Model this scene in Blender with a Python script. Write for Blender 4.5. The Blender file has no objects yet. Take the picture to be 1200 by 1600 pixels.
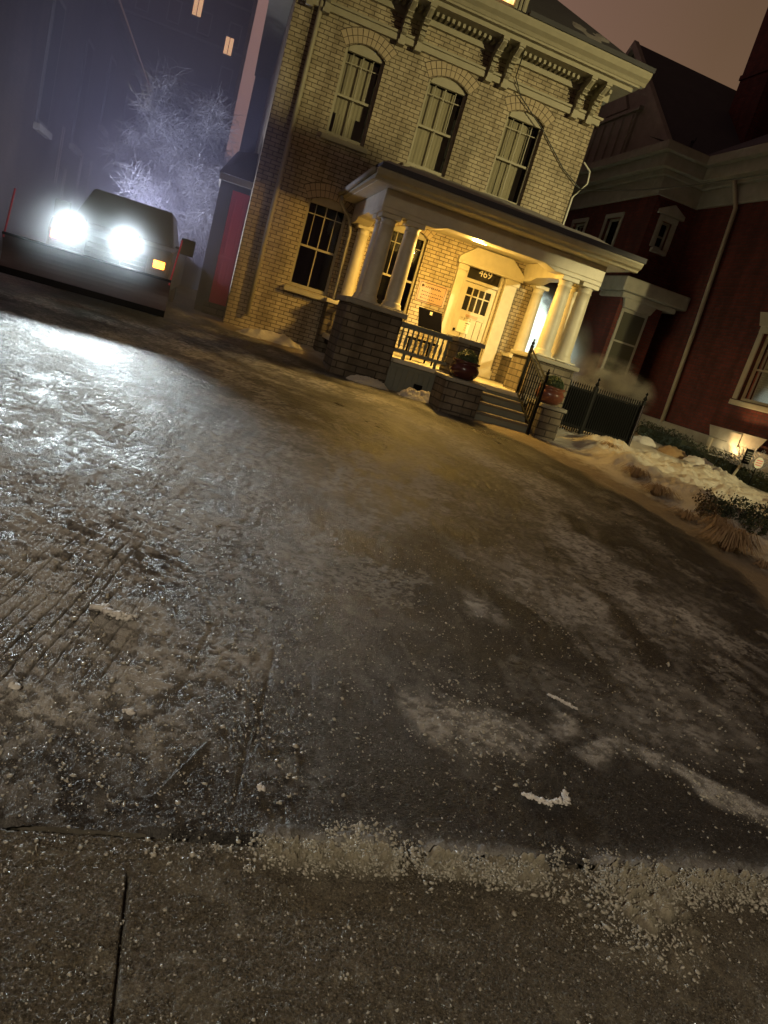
import bpy, math, random
import numpy as np
from mathutils import Vector, Matrix
random.seed(7); rng = np.random.default_rng(7)
S = bpy.context.scene
col = S.collection

# ------------------------------------------------------------------ camera
# world axes: X runs along the brick house front, Y into the lot, Z up.
PITCH, ROLL, YAW, FPX, EYE = math.radians(14.1117), math.radians(16.7655), math.radians(17.4401), 1109.0, 1.65
fw = Vector((math.sin(YAW)*math.cos(PITCH), math.cos(YAW)*math.cos(PITCH), -math.sin(PITCH)))
rt = Vector((math.cos(YAW), -math.sin(YAW), 0)); dn = fw.cross(rt)
ex = rt*math.cos(ROLL) - dn*math.sin(ROLL); ey = rt*math.sin(ROLL) + dn*math.cos(ROLL)
cam = bpy.data.cameras.new('camera'); co = bpy.data.objects.new('camera', cam); col.objects.link(co)
R = Matrix((ex, -ey, -fw)).transposed().to_4x4()
co.matrix_world = Matrix.Translation((0, 0, EYE)) @ R
cam.sensor_fit = 'HORIZONTAL'; cam.sensor_width = 36; cam.lens = 36*FPX/1200; cam.clip_start = .05; cam.clip_end = 600
S.camera = co
S.view_settings.view_transform = 'Standard'; S.view_settings.look = 'None'
S.view_settings.exposure = 0.0; S.view_settings.gamma = 1
S.render.engine = 'CYCLES'
S.cycles.use_denoising = True
S.cycles.max_bounces = 6; S.cycles.transparent_max_bounces = 12; S.cycles.volume_bounces = 0
S.cycles.sample_clamp_indirect = 4.0
S.cycles.volume_step_rate = 2.0; S.cycles.volume_max_steps = 96

# ------------------------------------------------------------------ world: overcast city night sky
W = bpy.data.worlds.new('World'); S.world = W; W.use_nodes = True
nt = W.node_tree; nt.nodes.clear()
out = nt.nodes.new('ShaderNodeOutputWorld'); bg = nt.nodes.new('ShaderNodeBackground')
tc = nt.nodes.new('ShaderNodeTexCoord'); sx = nt.nodes.new('ShaderNodeSeparateXYZ')
ramp = nt.nodes.new('ShaderNodeValToRGB'); nz = nt.nodes.new('ShaderNodeTexNoise'); nz.inputs['Scale'].default_value = 1.6
ad = nt.nodes.new('ShaderNodeMath'); ad.operation = 'MULTIPLY_ADD'
nt.links.new(tc.outputs['Generated'], sx.inputs[0]); nt.links.new(tc.outputs['Generated'], nz.inputs['Vector'])
nt.links.new(nz.outputs['Fac'], ad.inputs[0]); ad.inputs[1].default_value = .25; nt.links.new(sx.outputs['X'], ad.inputs[2])
nt.links.new(ad.outputs[0], ramp.inputs['Fac'])
ramp.color_ramp.elements[0].position = -.0; ramp.color_ramp.elements[0].color = (.31, .17, .15, 1)
ramp.color_ramp.elements[1].position = .62; ramp.color_ramp.elements[1].color = (.15, .088, .052, 1)
zr = nt.nodes.new('ShaderNodeMapRange'); zr.inputs[1].default_value = .35; zr.inputs[2].default_value = .85; zr.inputs[3].default_value = 1; zr.inputs[4].default_value = .22; nt.links.new(sx.outputs['Z'], zr.inputs[0])
yr = nt.nodes.new('ShaderNodeMapRange'); yr.inputs[1].default_value = -.5; yr.inputs[2].default_value = .35; yr.inputs[3].default_value = .3; yr.inputs[4].default_value = 1; nt.links.new(sx.outputs['Y'], yr.inputs[0])
ym = nt.nodes.new('ShaderNodeMath'); ym.operation = 'MULTIPLY'; nt.links.new(zr.outputs[0], ym.inputs[0]); nt.links.new(yr.outputs[0], ym.inputs[1])
nt.links.new(ramp.outputs[0], bg.inputs[0]); nt.links.new(ym.outputs[0], bg.inputs[1])
nt.links.new(bg.outputs[0], out.inputs[0])

# ------------------------------------------------------------------ street light (off to the right) and flood of the other lamps behind the camera
def lamp(name, kind, loc, energy, color, size=.1, target=None, spot=None, blend=.3):
    l = bpy.data.lights.new(name, kind); o = bpy.data.objects.new(name, l); col.objects.link(o)
    o.location = loc; l.energy = energy; l.color = color
    if kind in ('POINT', 'SPOT'): l.shadow_soft_size = size
    if kind == 'AREA': l.size = size
    if spot: l.spot_size = math.radians(spot); l.spot_blend = blend
    if target is not None:
        d = Vector(target) - Vector(loc); o.rotation_euler = d.to_track_quat('-Z', 'Y').to_euler()
    return o
lamp('street_lamp_right', 'SPOT', (15.5, -3.5, 7.2), 14000, (1, .85, .41), .12, (6.9, 15.0, 3.6), 46, 1)
lamp('street_lamp_behind', 'SPOT', (-4, -8, 8.5), 3700, (1, .86, .62), .2, (1.9, 1.6, 0), 70, 1)

# ------------------------------------------------------------------ node helpers
def mat(name, base=(.5, .5, .5), rough=.6, metal=0, emit=None, estr=0, spec=.5):
    m = bpy.data.materials.new(name); m.use_nodes = True
    b = m.node_tree.nodes['Principled BSDF']
    b.inputs['Base Color'].default_value = (*base, 1); b.inputs['Roughness'].default_value = rough
    b.inputs['Metallic'].default_value = metal; b.inputs['Specular IOR Level'].default_value = spec
    if emit: b.inputs['Emission Color'].default_value = (*emit, 1); b.inputs['Emission Strength'].default_value = estr
    return m
class N:
    def __init__(s, m): s.t = m.node_tree; s.b = s.t.nodes['Principled BSDF'] if 'Principled BSDF' in s.t.nodes else None
    def n(s, typ, **kw):
        x = s.t.nodes.new('ShaderNode'+typ)
        for k, v in kw.items():
            if k in x.inputs.keys(): x.inputs[k].default_value = v
            else: setattr(x, k, v)
        return x
    def l(s, a, b): s.t.links.new(a, b)
    def obj(s): return s.n('TexCoord').outputs['Object']
    def noise(s, scale, detail=3, rough=.55, vec=None, dist=0):
        x = s.n('TexNoise'); x.inputs['Scale'].default_value = scale; x.inputs['Detail'].default_value = detail
        x.inputs['Roughness'].default_value = rough; x.inputs['Distortion'].default_value = dist
        s.l(vec if vec is not None else s.obj(), x.inputs['Vector']); return x.outputs['Fac']
    def ramp(s, fac, stops):
        r = s.n('ValToRGB'); s.l(fac, r.inputs['Fac']); e = r.color_ramp.elements
        while len(e) < len(stops): e.new(.5)
        for i, (p, c) in enumerate(stops):
            e[i].position = p; e[i].color = (*c, 1) if not isinstance(c, (int, float)) else (c, c, c, 1)
        return r.outputs['Color']
    def math(s, op, a, b=None, c=None):
        x = s.n('Math'); x.operation = op
        for i, v in enumerate((a, b, c)):
            if v is None: continue
            if isinstance(v, (int, float)): x.inputs[i].default_value = v
            else: s.l(v, x.inputs[i])
        return x.outputs[0]
    def mix(s, f, a, b, mode='MIX'):
        x = s.n('Mix'); x.data_type = 'RGBA'; x.blend_type = mode
        for i, v in ((0, f), (6, a), (7, b)):
            if isinstance(v, (int, float)): x.inputs[i].default_value = v
            elif isinstance(v, tuple): x.inputs[i].default_value = (*v, 1)
            else: s.l(v, x.inputs[i])
        return x.outputs[2]
    def bump(s, h, strength=.4, dist=.01, nrm=None):
        x = s.n('Bump'); x.inputs['Strength'].default_value = strength; x.inputs['Distance'].default_value = dist
        s.l(h, x.inputs['Height'])
        if nrm is not None: s.l(nrm, x.inputs['Normal'])
        return x.outputs['Normal']
def rough_mat(name, c1, c2, scale=3, rough=.7, bump=.3, bd=.006, bscale=40, metal=0):
    m = mat(name, c1, rough, metal); k = N(m)
    k.l(k.mix(k.noise(scale, 5, .6), c1, c2), k.b.inputs['Base Color'])
    k.l(k.bump(k.noise(bscale, 4, .6), bump, bd), k.b.inputs['Normal']); return m
def brick_mat(name, c1, c2, mortar, bump=.7, tone=.5):
    m = mat(name, c1, .8, spec=.3); k = N(m)
    mp = k.n('Mapping'); mp.inputs['Scale'].default_value = (3.2, 3.2, .35); k.l(k.obj(), mp.inputs[0]); runoff = k.ramp(k.noise(1.0, 5, .6, vec=mp.outputs[0]), [(.38, (.66, .64, .62)), (.6, (1, 1, 1))])
    s = k.n('SeparateXYZ'); k.l(k.obj(), s.inputs[0])
    u = k.math('ADD', s.outputs['X'], s.outputs['Y'])
    # a hand-laid wobble of the courses
    wob = k.math('MULTIPLY', k.math('SUBTRACT', k.noise(2.2, 2), .5), .012)
    c = k.n('CombineXYZ'); k.l(k.math('ADD', u, k.math('MULTIPLY', wob, 2)), c.inputs[0]); k.l(k.math('ADD', s.outputs['Z'], wob), c.inputs[1])
    b = k.n('TexBrick'); b.offset = .5; k.l(c.outputs[0], b.inputs['Vector'])
    for i, v in (('Scale', 1.0), ('Mortar Size', .009), ('Mortar Smooth', .25), ('Bias', -.1), ('Brick Width', .215), ('Row Height', .08)): b.inputs[i].default_value = v
    b.inputs['Color1'].default_value = (*c1, 1); b.inputs['Color2'].default_value = (*c2, 1); b.inputs['Mortar'].default_value = (*mortar, 1)
    stain = k.ramp(k.noise(.9, 5, .65), [(.3, (.62, .62, .6)), (.65, (1.05, 1.02, 1))])
    speck = k.ramp(k.noise(9, 4, .7), [(.3, (.8, .8, .8)), (.7, (1.1, 1.1, 1.1))])
    colr = k.mix(1, k.mix(1, k.mix(1, b.outputs['Color'], stain, 'MULTIPLY'), speck, 'MULTIPLY'), runoff, 'MULTIPLY')
    k.l(colr, k.b.inputs['Base Color'])
    h = k.math('ADD', k.math('MULTIPLY', k.math('SUBTRACT', 1, b.outputs['Fac']), 1.0), k.math('MULTIPLY', k.noise(60, 3), .35))
    k.l(k.bump(h, bump, .012), k.b.inputs['Normal']); return m

M = {}
M['buff'] = brick_mat('buff_brick', (.52, .455, .32), (.41, .35, .235), (.15, .12, .085))
M['soldier'] = rough_mat('buff_brick_loose', (.46, .38, .25), (.33, .26, .17), 7, .85, .5)
M['red'] = brick_mat('red_brick', (.12, .022, .014), (.075, .014, .010), (.05, .03, .025), .5)
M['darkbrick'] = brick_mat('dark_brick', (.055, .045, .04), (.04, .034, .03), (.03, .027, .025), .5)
M['stone'] = brick_mat('rough_stone_block', (.20, .17, .125), (.12, .10, .075), (.06, .05, .038), 1)
for n_ in M['stone'].node_tree.nodes:
    if n_.type == 'TEX_BRICK': n_.inputs['Brick Width'].default_value = .38; n_.inputs['Row Height'].default_value = .125; n_.inputs['Mortar Size'].default_value = .012
M['paint'] = rough_mat('cream_paint', (.62, .58, .44), (.38, .34, .25), 5.5, .5, .3, .005, 25)
M['trim'] = rough_mat('old_cream_trim', (.39, .355, .25), (.24, .22, .155), 5, .6, .3, .006, 30)
M['grey_trim'] = rough_mat('weathered_grey_trim', (.31, .29, .235), (.15, .14, .11), 3.5, .7, .5, .012, 16)
M['greenpaint'] = rough_mat('grey_green_paint', (.18, .19, .15), (.13, .135, .11), 5, .6, .2)
M['dark'] = mat('interior_dark', (.012, .012, .012), .9)
M['shingle'] = rough_mat('dark_shingle', (.062, .062, .072), (.035, .035, .042), 2.5, .75, .5, .01, 50)
M['iron'] = rough_mat('black_iron', (.003, .003, .0035), (.005, .005, .005), 8, .6, .25, .003, 60)
M['iron'].node_tree.nodes['Principled BSDF'].inputs['Specular IOR Level'].default_value = .12
M['panel'] = mat('black_panel', (.0012, .0012, .003), .9, spec=.02)
M['snow'] = rough_mat('snow', (.62, .60, .57), (.52, .49, .45), 3, .75, .8, .03, 18)
M['roofsnow'] = rough_mat('thin_roof_snow', (.34, .32, .30), (.20, .19, .19), 2.2, .75, .8, .03, 14)
M['wood'] = rough_mat('step_timber', (.17, .15, .12), (.10, .09, .07), 6, .7, .3)
M['bronze'] = mat('terracotta_glaze', (.17, .06, .035), .3)
M['soil'] = rough_mat('soil', (.03, .02, .015), (.02, .015, .01), 8)
M['leaf'] = rough_mat('boxwood_leaf', (.035, .06, .02), (.06, .085, .035), 30, .6, .4)
M['hedgeleaf'] = rough_mat('dark_hedge_leaf', (.02, .032, .015), (.035, .045, .02), 20, .7, .4)
M['redleaf'] = rough_mat('rust_leaf', (.10, .045, .02), (.045, .05, .02), 6, .7, .3)
M['straw'] = rough_mat('dry_grass', (.30, .20, .10), (.20, .13, .07), 9, .8, .2)
M['bark'] = rough_mat('icy_bark', (.10, .09, .085), (.30, .30, .31), 12, .4, .5)
M['ice_twig'] = rough_mat('iced_twig', (.22, .21, .21), (.5, .5, .52), 14, .3, .3)
M['redpaint'] = rough_mat('red_paint', (.62, .03, .07), (.5, .025, .055), 5, .45, .15)
M['slate'] = rough_mat('slate_blue_roof', (.05, .06, .08), (.035, .04, .055), 8, .6, .5)
M['siding'] = rough_mat('grey_siding', (.10, .10, .10), (.07, .07, .07), 3, .7, .3)
M['truckpaint'] = mat('truck_paint', (.015, .017, .022), .35)
M['rubber'] = mat('rubber', (.01, .01, .01), .8)
M['chrome'] = mat('chrome', (.5, .5, .5), .2, 1)
M['plow'] = rough_mat('plow_steel', (.13, .08, .075), (.09, .075, .07), 3, .5, .3)
M['marker'] = mat('marker_pink', (.75, .10, .14), .5)
M['lamp_white'] = mat('plow_lamp_glow', (1, 1, 1), .3, emit=(.88, 1, .86), estr=45)
M['amber'] = mat('amber_signal', (.9, .3, .03), .3, emit=(1, .32, .03), estr=9)
M['porchbulb'] = mat('porch_light_glow', (1, 1, 1), .3, emit=(1, .86, .42), estr=22)
M['sign'] = rough_mat('bronze_plaque', (.42, .28, .17), (.36, .24, .15), 5, .4, .2)
M['paper'] = mat('paper_notice', (.75, .72, .6), .7)
M['ink'] = mat('dark_ink', (.06, .04, .03), .6)
M['digits'] = mat('white_digits', (.8, .76, .62), .5)
M['curtain'] = rough_mat('lace_curtain', (.44, .40, .29), (.34, .31, .23), 2, .9, .3, .02, 8)
M['blind'] = rough_mat('dim_blind', (.26, .25, .18), (.20, .19, .14), 3, .9)
M['warmroom'] = mat('lit_room', (.8, .5, .25), .8, emit=(1, .55, .17), estr=2.2)
k_ = N(M['warmroom'])
k_.l(k_.ramp(k_.noise(4.5, 4, .6, dist=1.2), [(.35, (.55, .16, .06)), (.52, (1, .52, .16)), (.68, (1, .78, .35))]), k_.b.inputs['Emission Color'])
M['orangeroom'] = mat('far_lit_window', (.8, .5, .3), .8, emit=(1, .55, .28), estr=.9)
M['redroom'] = mat('lit_red_room', (.5, .1, .05), .8, emit=(.75, .10, .03), estr=.6)
M['flood'] = mat('flood_lamp_glow', (1, 1, 1), .3, emit=(1, .8, .4), estr=14)
M['cable'] = mat('white_cable', (.6, .6, .52), .5)
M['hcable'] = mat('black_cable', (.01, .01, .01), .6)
M['glass'] = bpy.data.materials.new('window_glass'); M['glass'].use_nodes = True
t_ = M['glass'].node_tree; t_.nodes.clear()
o_ = t_.nodes.new('ShaderNodeOutputMaterial'); mx = t_.nodes.new('ShaderNodeMixShader'); tr = t_.nodes.new('ShaderNodeBsdfTransparent'); gl = t_.nodes.new('ShaderNodeBsdfGlossy')
gl.inputs['Roughness'].default_value = .04; tr.inputs[0].default_value = (.82, .82, .78, 1)
fr = t_.nodes.new('ShaderNodeFresnel'); fr.inputs[0].default_value = 1.6
t_.links.new(fr.outputs[0], mx.inputs[0]); t_.links.new(tr.outputs[0], mx.inputs[1]); t_.links.new(gl.outputs[0], mx.inputs[2]); t_.links.new(mx.outputs[0], o_.inputs[0])

# ------------------------------------------------------------------ object helpers
LOC = {}
def thing(name, label, cat, loc=(0, 0, 0), group=None, kind=None):
    o = bpy.data.objects.new(name, None); col.objects.link(o); o.location = loc; o.empty_display_size = .2
    tag(o, label, cat, group, kind); LOC[o.name] = Vector(loc); return o
def tag(o, label=None, cat=None, group=None, kind=None):
    if label: o['label'] = label
    if cat: o['category'] = cat
    if group: o['group'] = group
    if kind: o['kind'] = kind
    return o
class MB:
    """collects faces; T maps local (u, depth, z) to world"""
    def __init__(s, T=None): s.v = []; s.f = []; s.T = T
    def p(s, a):
        s.v.append(tuple(s.T(*a)) if s.T else tuple(a)); return len(s.v)-1
    def face(s, pts): s.f.append([s.p(a) for a in pts])
    def box(s, x0, x1, y0, y1, z0, z1):
        i = [s.p(a) for a in ((x0, y0, z0), (x1, y0, z0), (x1, y1, z0), (x0, y1, z0), (x0, y0, z1), (x1, y0, z1), (x1, y1, z1), (x0, y1, z1))]
        for q in ((0, 1, 5, 4), (1, 2, 6, 5), (2, 3, 7, 6), (3, 0, 4, 7), (4, 5, 6, 7), (3, 2, 1, 0)): s.f.append([i[k] for k in q])
        return s
    def hexa(s, P):   # 8 corners: bottom loop, top loop
        i = [s.p(a) for a in P]
        for q in ((0, 1, 5, 4), (1, 2, 6, 5), (2, 3, 7, 6), (3, 0, 4, 7), (4, 5, 6, 7), (3, 2, 1, 0)): s.f.append([i[k] for k in q])
        return s
    def tube(s, pts, r, n=8, cap=True):
        pts = [Vector(s.T(*a)) if s.T else Vector(a) for a in pts]; T, s.T = s.T, None
        rs = r if isinstance(r, (list, tuple)) else [r]*len(pts); prev = None; rings = []
        for j, p in enumerate(pts):
            d = (pts[min(j+1, len(pts)-1)] - pts[max(j-1, 0)]).normalized()
            up = Vector((0, 0, 1)) if abs(d.z) < .9 else Vector((1, 0, 0))
            a = d.cross(up).normalized(); b = d.cross(a)
            rings.append([s.p(p + (a*math.cos(2*math.pi*k/n) + b*math.sin(2*math.pi*k/n))*rs[j]) for k in range(n)])
        for A, B in zip(rings, rings[1:]):
            for k in range(n): s.f.append([A[k], A[(k+1) % n], B[(k+1) % n], B[k]])
        if cap: s.f.append(rings[0][::-1]); s.f.append(rings[-1])
        s.T = T; return s
    def lathe(s, cx, cy, prof, n=20):
        rings = [[s.p((cx + r*math.cos(2*math.pi*k/n), cy + r*math.sin(2*math.pi*k/n), z)) for k in range(n)] for r, z in prof]
        for A, B in zip(rings, rings[1:]):
            for k in range(n): s.f.append([A[k], A[(k+1) % n], B[(k+1) % n], B[k]])
        s.f.append(rings[0][::-1]); s.f.append(rings[-1]); return s
    def prism(s, poly, d0, d1):   # poly in (u, z), extruded along depth
        A = [s.p((u, d0, z)) for u, z in poly]; B = [s.p((u, d1, z)) for u, z in poly]; n = len(poly)
        s.f.append(A[::-1]); s.f.append(B)
        for k in range(n): s.f.append([A[k], A[(k+1) % n], B[(k+1) % n], B[k]])
        return s
    def prismx(s, poly, x0, x1):  # poly in (y, z), extruded along x
        A = [s.p((x0, y, z)) for y, z in poly]; B = [s.p((x1, y, z)) for y, z in poly]; n = len(poly)
        s.f.append(A[::-1]); s.f.append(B)
        for k in range(n): s.f.append([A[k], A[(k+1) % n], B[(k+1) % n], B[k]])
        return s
    def build(s, name, m, parent=None, smooth=False, bevel=0, label=None, fix=True):
        me = bpy.data.meshes.new(name); L = LOC.get(parent.name, Vector()) if parent else Vector()
        me.from_pydata([(a[0]-L[0], a[1]-L[1], a[2]-L[2]) for a in s.v], [], s.f); me.materials.append(M[m] if isinstance(m, str) else m)
        o = bpy.data.objects.new(name, me); col.objects.link(o)
        if parent: o.parent = parent
        LOC[o.name] = L
        if fix:
            import bmesh
            bm = bmesh.new(); bm.from_mesh(me); bmesh.ops.recalc_face_normals(bm, faces=bm.faces); bm.to_mesh(me); bm.free()
        if smooth: me.polygons.foreach_set('use_smooth', [True]*len(me.polygons)); 
        if bevel:
            b = o.modifiers.new('bevel', 'BEVEL'); b.width = bevel; b.segments = 2; b.limit_method = 'ANGLE'
        if label: o['label'] = label
        return o
def clone(o, loc=None, parent=None, label=None):
    c = o.copy(); col.objects.link(c)
    if parent: c.parent = parent
    if loc is not None: c.location = loc
    if label: c['label'] = label
    for ch in list(o.children): clone(ch, parent=c)
    return c
def grid_mesh(name, X, Y, Z, m, attrs=None, smooth=True):
    r, c = X.shape; me = bpy.data.meshes.new(name)
    me.vertices.add(r*c); me.vertices.foreach_set('co', np.stack([X, Y, Z], -1).astype(np.float32).ravel())
    idx = np.arange(r*c).reshape(r, c)
    q = np.stack([idx[:-1, :-1], idx[:-1, 1:], idx[1:, 1:], idx[1:, :-1]], -1).reshape(-1, 4)
    me.loops.add(q.size); me.loops.foreach_set('vertex_index', q.astype(np.int32).ravel())
    me.polygons.add(len(q)); me.polygons.foreach_set('loop_start', np.arange(0, q.size, 4, dtype=np.int32))
    me.polygons.foreach_set('use_smooth', np.full(len(q), smooth)); me.update(calc_edges=True)
    for k, a in (attrs or {}).items():
        at = me.attributes.new(k, 'FLOAT', 'POINT'); at.data.foreach_set('value', a.astype(np.float32).ravel())
    me.materials.append(M[m] if isinstance(m, str) else m)
    o = bpy.data.objects.new(name, me); col.objects.link(o); return o

# ------------------------------------------------------------------ terrain maths
SL = .052
def gz(y): return SL*np.clip(np.asarray(y, float)-1.8, 0, 22) 
def _hash(i, j, s): 
    n = (i*374761393 + j*668265263 + s*1442695041) & 0xffffffff
    n = ((n ^ (n >> 13))*1274126177) & 0xffffffff
    return ((n ^ (n >> 16)) & 0xffff)/65535.0
def vnoise(x, y, s=0):
    i = np.floor(x).astype(np.int64); j = np.floor(y).astype(np.int64); fx = x-i; fy = y-j
    fx = fx*fx*(3-2*fx); fy = fy*fy*(3-2*fy)
    a = _hash(i, j, s); b = _hash(i+1, j, s); c = _hash(i, j+1, s); d = _hash(i+1, j+1, s)
    return (a*(1-fx)+b*fx)*(1-fy) + (c*(1-fx)+d*fx)*fy
def fbm(x, y, f, o=4, s=0, g=.5):
    t = 0; a = 1; n = 0
    for k in range(o):
        t = t + a*vnoise(x*f + 17.3*k, y*f - 9.1*k, s+k); n += a; a *= g; f *= 2.03
    return t/n
def sst(a, b, x): t = np.clip((x-a)/(b-a), 0, 1); return t*t*(3-2*t)
EDGE = [(5.3, -6), (5.5, 1.5), (5.65, 4.0), (5.85, 5.5), (6.1, 6.3), (6.25, 7.2), (6.26, 7.9), (6.15, 8.7), (5.9, 9.65), (5.65, 10.6), (5.1, 11.5), (4.4, 12.2), (3.6, 13.0), (2.4, 13.2), (1.6, 14.4), (.6, 15.2), (.1, 16), (-.6, 17.5), (-.8, 40)]
def edge_dist(x, y):
    best = np.full(x.shape, 1e9); sg = np.zeros(x.shape)
    for (x0, y0), (x1, y1) in zip(EDGE, EDGE[1:]):
        dx, dy = x1-x0, y1-y0; t = np.clip(((x-x0)*dx + (y-y0)*dy)/(dx*dx+dy*dy), 0, 1)
        d = np.hypot(x-x0-t*dx, y-y0-t*dy); cr = (x-x0)*dy - (y-y0)*dx; u = d < best-1e-9
        best = np.where(u, d, best); sg = np.where(u, np.sign(cr), sg)
    return best*sg
def blob(x, y, cx, cy, rx, ry, ang=0, soft=.35):
    c, s = math.cos(ang), math.sin(ang); u = ((x-cx)*c + (y-cy)*s)/rx; v = (-(x-cx)*s + (y-cy)*c)/ry
    return 1 - sst(1-soft, 1+soft, np.hypot(u, v))

# ------------------------------------------------------------------ the icy driveway
# sheet whose cells grow with distance (fine underfoot, coarse at the houses)
ny, nx = 1050, 1000
tj = np.linspace(0, 1, ny)[:, None]; ys = 1.866*np.exp(tj*math.log(26/1.866))
ti = np.linspace(-1, 1, nx)[None, :]
slope = np.where(ti < 0, .62*ti - .25*(ti**5 < -.5)*0, 1.45*ti)
Xg = ys*slope; Yg = np.repeat(ys, nx, 1)
Xg = Xg + 0*Yg
def wob(x, y, f, a, s): return (fbm(x, y, f, 3, s)-.5)*a
def snow_mask(x, y):
    wx = x + wob(x, y, 2.2, .55, 3); wy = y + wob(x, y, 2.0, .55, 9)
    m = np.zeros_like(x)
    L = [(2.75, 4.75, .42, .55, .35, .62), (3.2, 4.7, .2, .5, -.2, .6), (2.02, 4.05, .13, .3, .2, .75), (1.72, 2.62, .2, .2, .2, .8), (2.1, 2.75, .2, .12, .3, .55), (1.48, 2.62, .16, .28, 0, .5),
         (2.72, 2.32, .34, .09, -.75, .75), (2.35, 2.5, .16, .1, 0, .5), (1.1, 7.6, .5, .5, .1, .42), (2.3, 6.6, 1.1, .7, -.9, .42), (1.6, 6.0, .9, .8, 0, .4), (.4, 5.6, .9, 1.5, 0, .35), (3.0, 3.0, .5, .3, .6, .3),
         (4.2, 4.6, .8, .4, .9, .3), (3.4, 6.2, 1.2, .35, -.8, .35), (-1.2, 6.4, .8, 1.0, 0, .7), (-1.1, 4.6, .9, 1.2, 0, .6), (-.45, 3.0, .55, .9, 0, .62), (.25, 3.0, .3, .5, .2, .35), (-.9, 2.9, .7, .9, 0, .6),
         (-2.4, 7.9, 1.2, 1.2, 0, .7), (.1, 2.3, .3, .3, 0, .3), (-2.8, 15, 2, 2, 0, .3), (3.6, 9.2, .8, 2.4, .5, .35), (1.4, 11.2, 2.0, .8, 0, .4)]
    for cx, cy, rx, ry, a, w in L: m = np.maximum(m, w*blob(wx, wy, cx, cy, rx, ry, a, .5))
    return m
def cenv(x):   # where along the pavement edge the snow has piled up
    return np.clip(sst(.42, .6, x)*sst(1.02, .9, x) + .75*sst(1.0, 1.12, x)*sst(1.62, 1.45, x) + 1.1*sst(1.7, 1.85, x) + .26, 0, 1.1)
def drive(x, y):
    z = gz(y)
    m = snow_mask(x, y)
    fade = np.clip(3.5/np.maximum(y, 1), .25, 1)
    crust = fbm(x, y, 19, 5, 20, .68); fine = .22*fbm(x, y, 46, 3, 31, .6) + .33*fbm(x, y, 95, 2, 34, .6) + .45*vnoise(x*190+3*y, y*190, 35); broad = fbm(x, y, 1.3, 3, 40)
    lumps = sst(.52, .7, fbm(x, y, 60, 3, 51, .62))
    ed = -edge_dist(x, y); streak = sst(.48, .66, fbm(ed*5 + wob(x, y, 1.5, 1.5, 64), y*.75, 1, 4, 61, .62))*sst(2.2, 3.6, y)
    ripple = fbm(ed*14, y*3.5, 1, 3, 66, .6)
    # how crusty each spot is: thick on the left, thin elsewhere
    left = sst(1.1, -.3, x - .12*(y-2)) 
    thin = sst(.45, .62, fbm(x, y, 3.1, 4, 60, .6))
    patch = sst(.35, .65, fbm(x, y, 5, 4, 23, .6))
    ice = sst(.50, .55, fbm(x + .3*wob(x, y, 1, 1, 141), y*.8, 2.1, 7, 140, .68))*sst(.40, .5, fbm(x, y, 34, 3, 145, .65))*sst(2.6, 4, y)*sst(.1, .8, ed)
    cm = np.clip(.44*ice + m*(.55+.7*patch)*(.5+.9*sst(.4, .6, crust)) + .20*left*(.4+patch)*sst(.4, .6, crust) + .10*thin*sst(.45, .6, crust) + .30*streak*sst(.5, 1.6, ed)*(.3+.7*sst(.4, .6, crust)), 0, 1)
    z = z + .010*(broad-.5) + cm*.004*(.3+crust) + .006*lumps*np.clip(m*1.1+.35*left, 0, 1)*patch + (.007 + .005*left + .002*m)*(fine-.5) + .012*(ripple-.5)*sst(2.5, 5, y)
    # tyre tread pressed in the slush on the left, running away from the camera
    a = math.atan2(.16, .8); u = x*math.cos(a) - (y-2.8)*math.sin(a); v = x*math.sin(a) + (y-2.8)*math.cos(a)
    reg = blob(x, y, -.35, 3.1, .42, 1.0, -.2, .4)
    tread = np.maximum(0, np.cos((u+wob(x, y, 5, .03, 77))*2*math.pi/.062))**14 * sst(.35, .6, fbm(u, v*.25, 6, 3, 78))
    z = z - .014*tread*reg; cm = cm*(1 - .5*tread*reg)
    regc = blob(x, y, -.28, 3.9, .45, .45, 0, .5)
    cross = np.maximum(0, np.cos((v+.4*u+wob(x, y, 4, .06, 79))*2*math.pi/.11))**3
    z = z + .012*cross*regc*sst(.4, .6, fbm(x, y, 9, 3, 70)); 
    for x0, y0, x1, y1, w, h in ((.16, 2.02, .33, 2.32, .006, .008), (.42, 1.98, .5, 2.45, .008, -.006), (.5, 2.3, .62, 3.0, .008, -.006), (.2, 2.6, .34, 3.2, .01, -.006)):
        dx, dy = x1-x0, y1-y0; t = ((x-x0)*dx + (y-y0)*dy)/(dx*dx+dy*dy); d = np.hypot(x-x0-np.clip(t, 0, 1)*dx, y-y0-np.clip(t, 0, 1)*dy)
        z = z + h*np.exp(-(d/w)**2)
    # wheel ruts curving toward the house
    for r0 in (1.15, 2.7):
        rut = np.exp(-((ed - r0 - wob(x, y, .8, .35, 83))/.28)**2)*sst(3.5, 6, y)
        z = z - .012*rut; cm = cm*(1-.6*rut)
    # snow pushed up along the pavement edge
    curb = np.exp(-((y-1.86)/(.03+.07*cenv(x)*fbm(x, y, 3, 2, 88)))**2)*sst(.42, .62, .5*fbm(x, y, 7, 4, 90, .6)+.4*cenv(x))
    z = z + curb*(.006+.030*sst(.45, .7, fbm(x, y, 26, 4, 52, .62))); cm = np.clip(cm + .6*curb, 0, 1)
    gap = sst(1.89, 1.868, y)*sst(.62, .5, fbm(x, y, 3.4, 3, 95)+.1*sst(.4, .8, x)); z = z - .03*gap
    return z, cm
Zg, CM = drive(Xg, Yg)
VG = sst(-.25, .12, edge_dist(Xg, Yg) + wob(Xg, Yg, 2.5, .35, 99))

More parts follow.
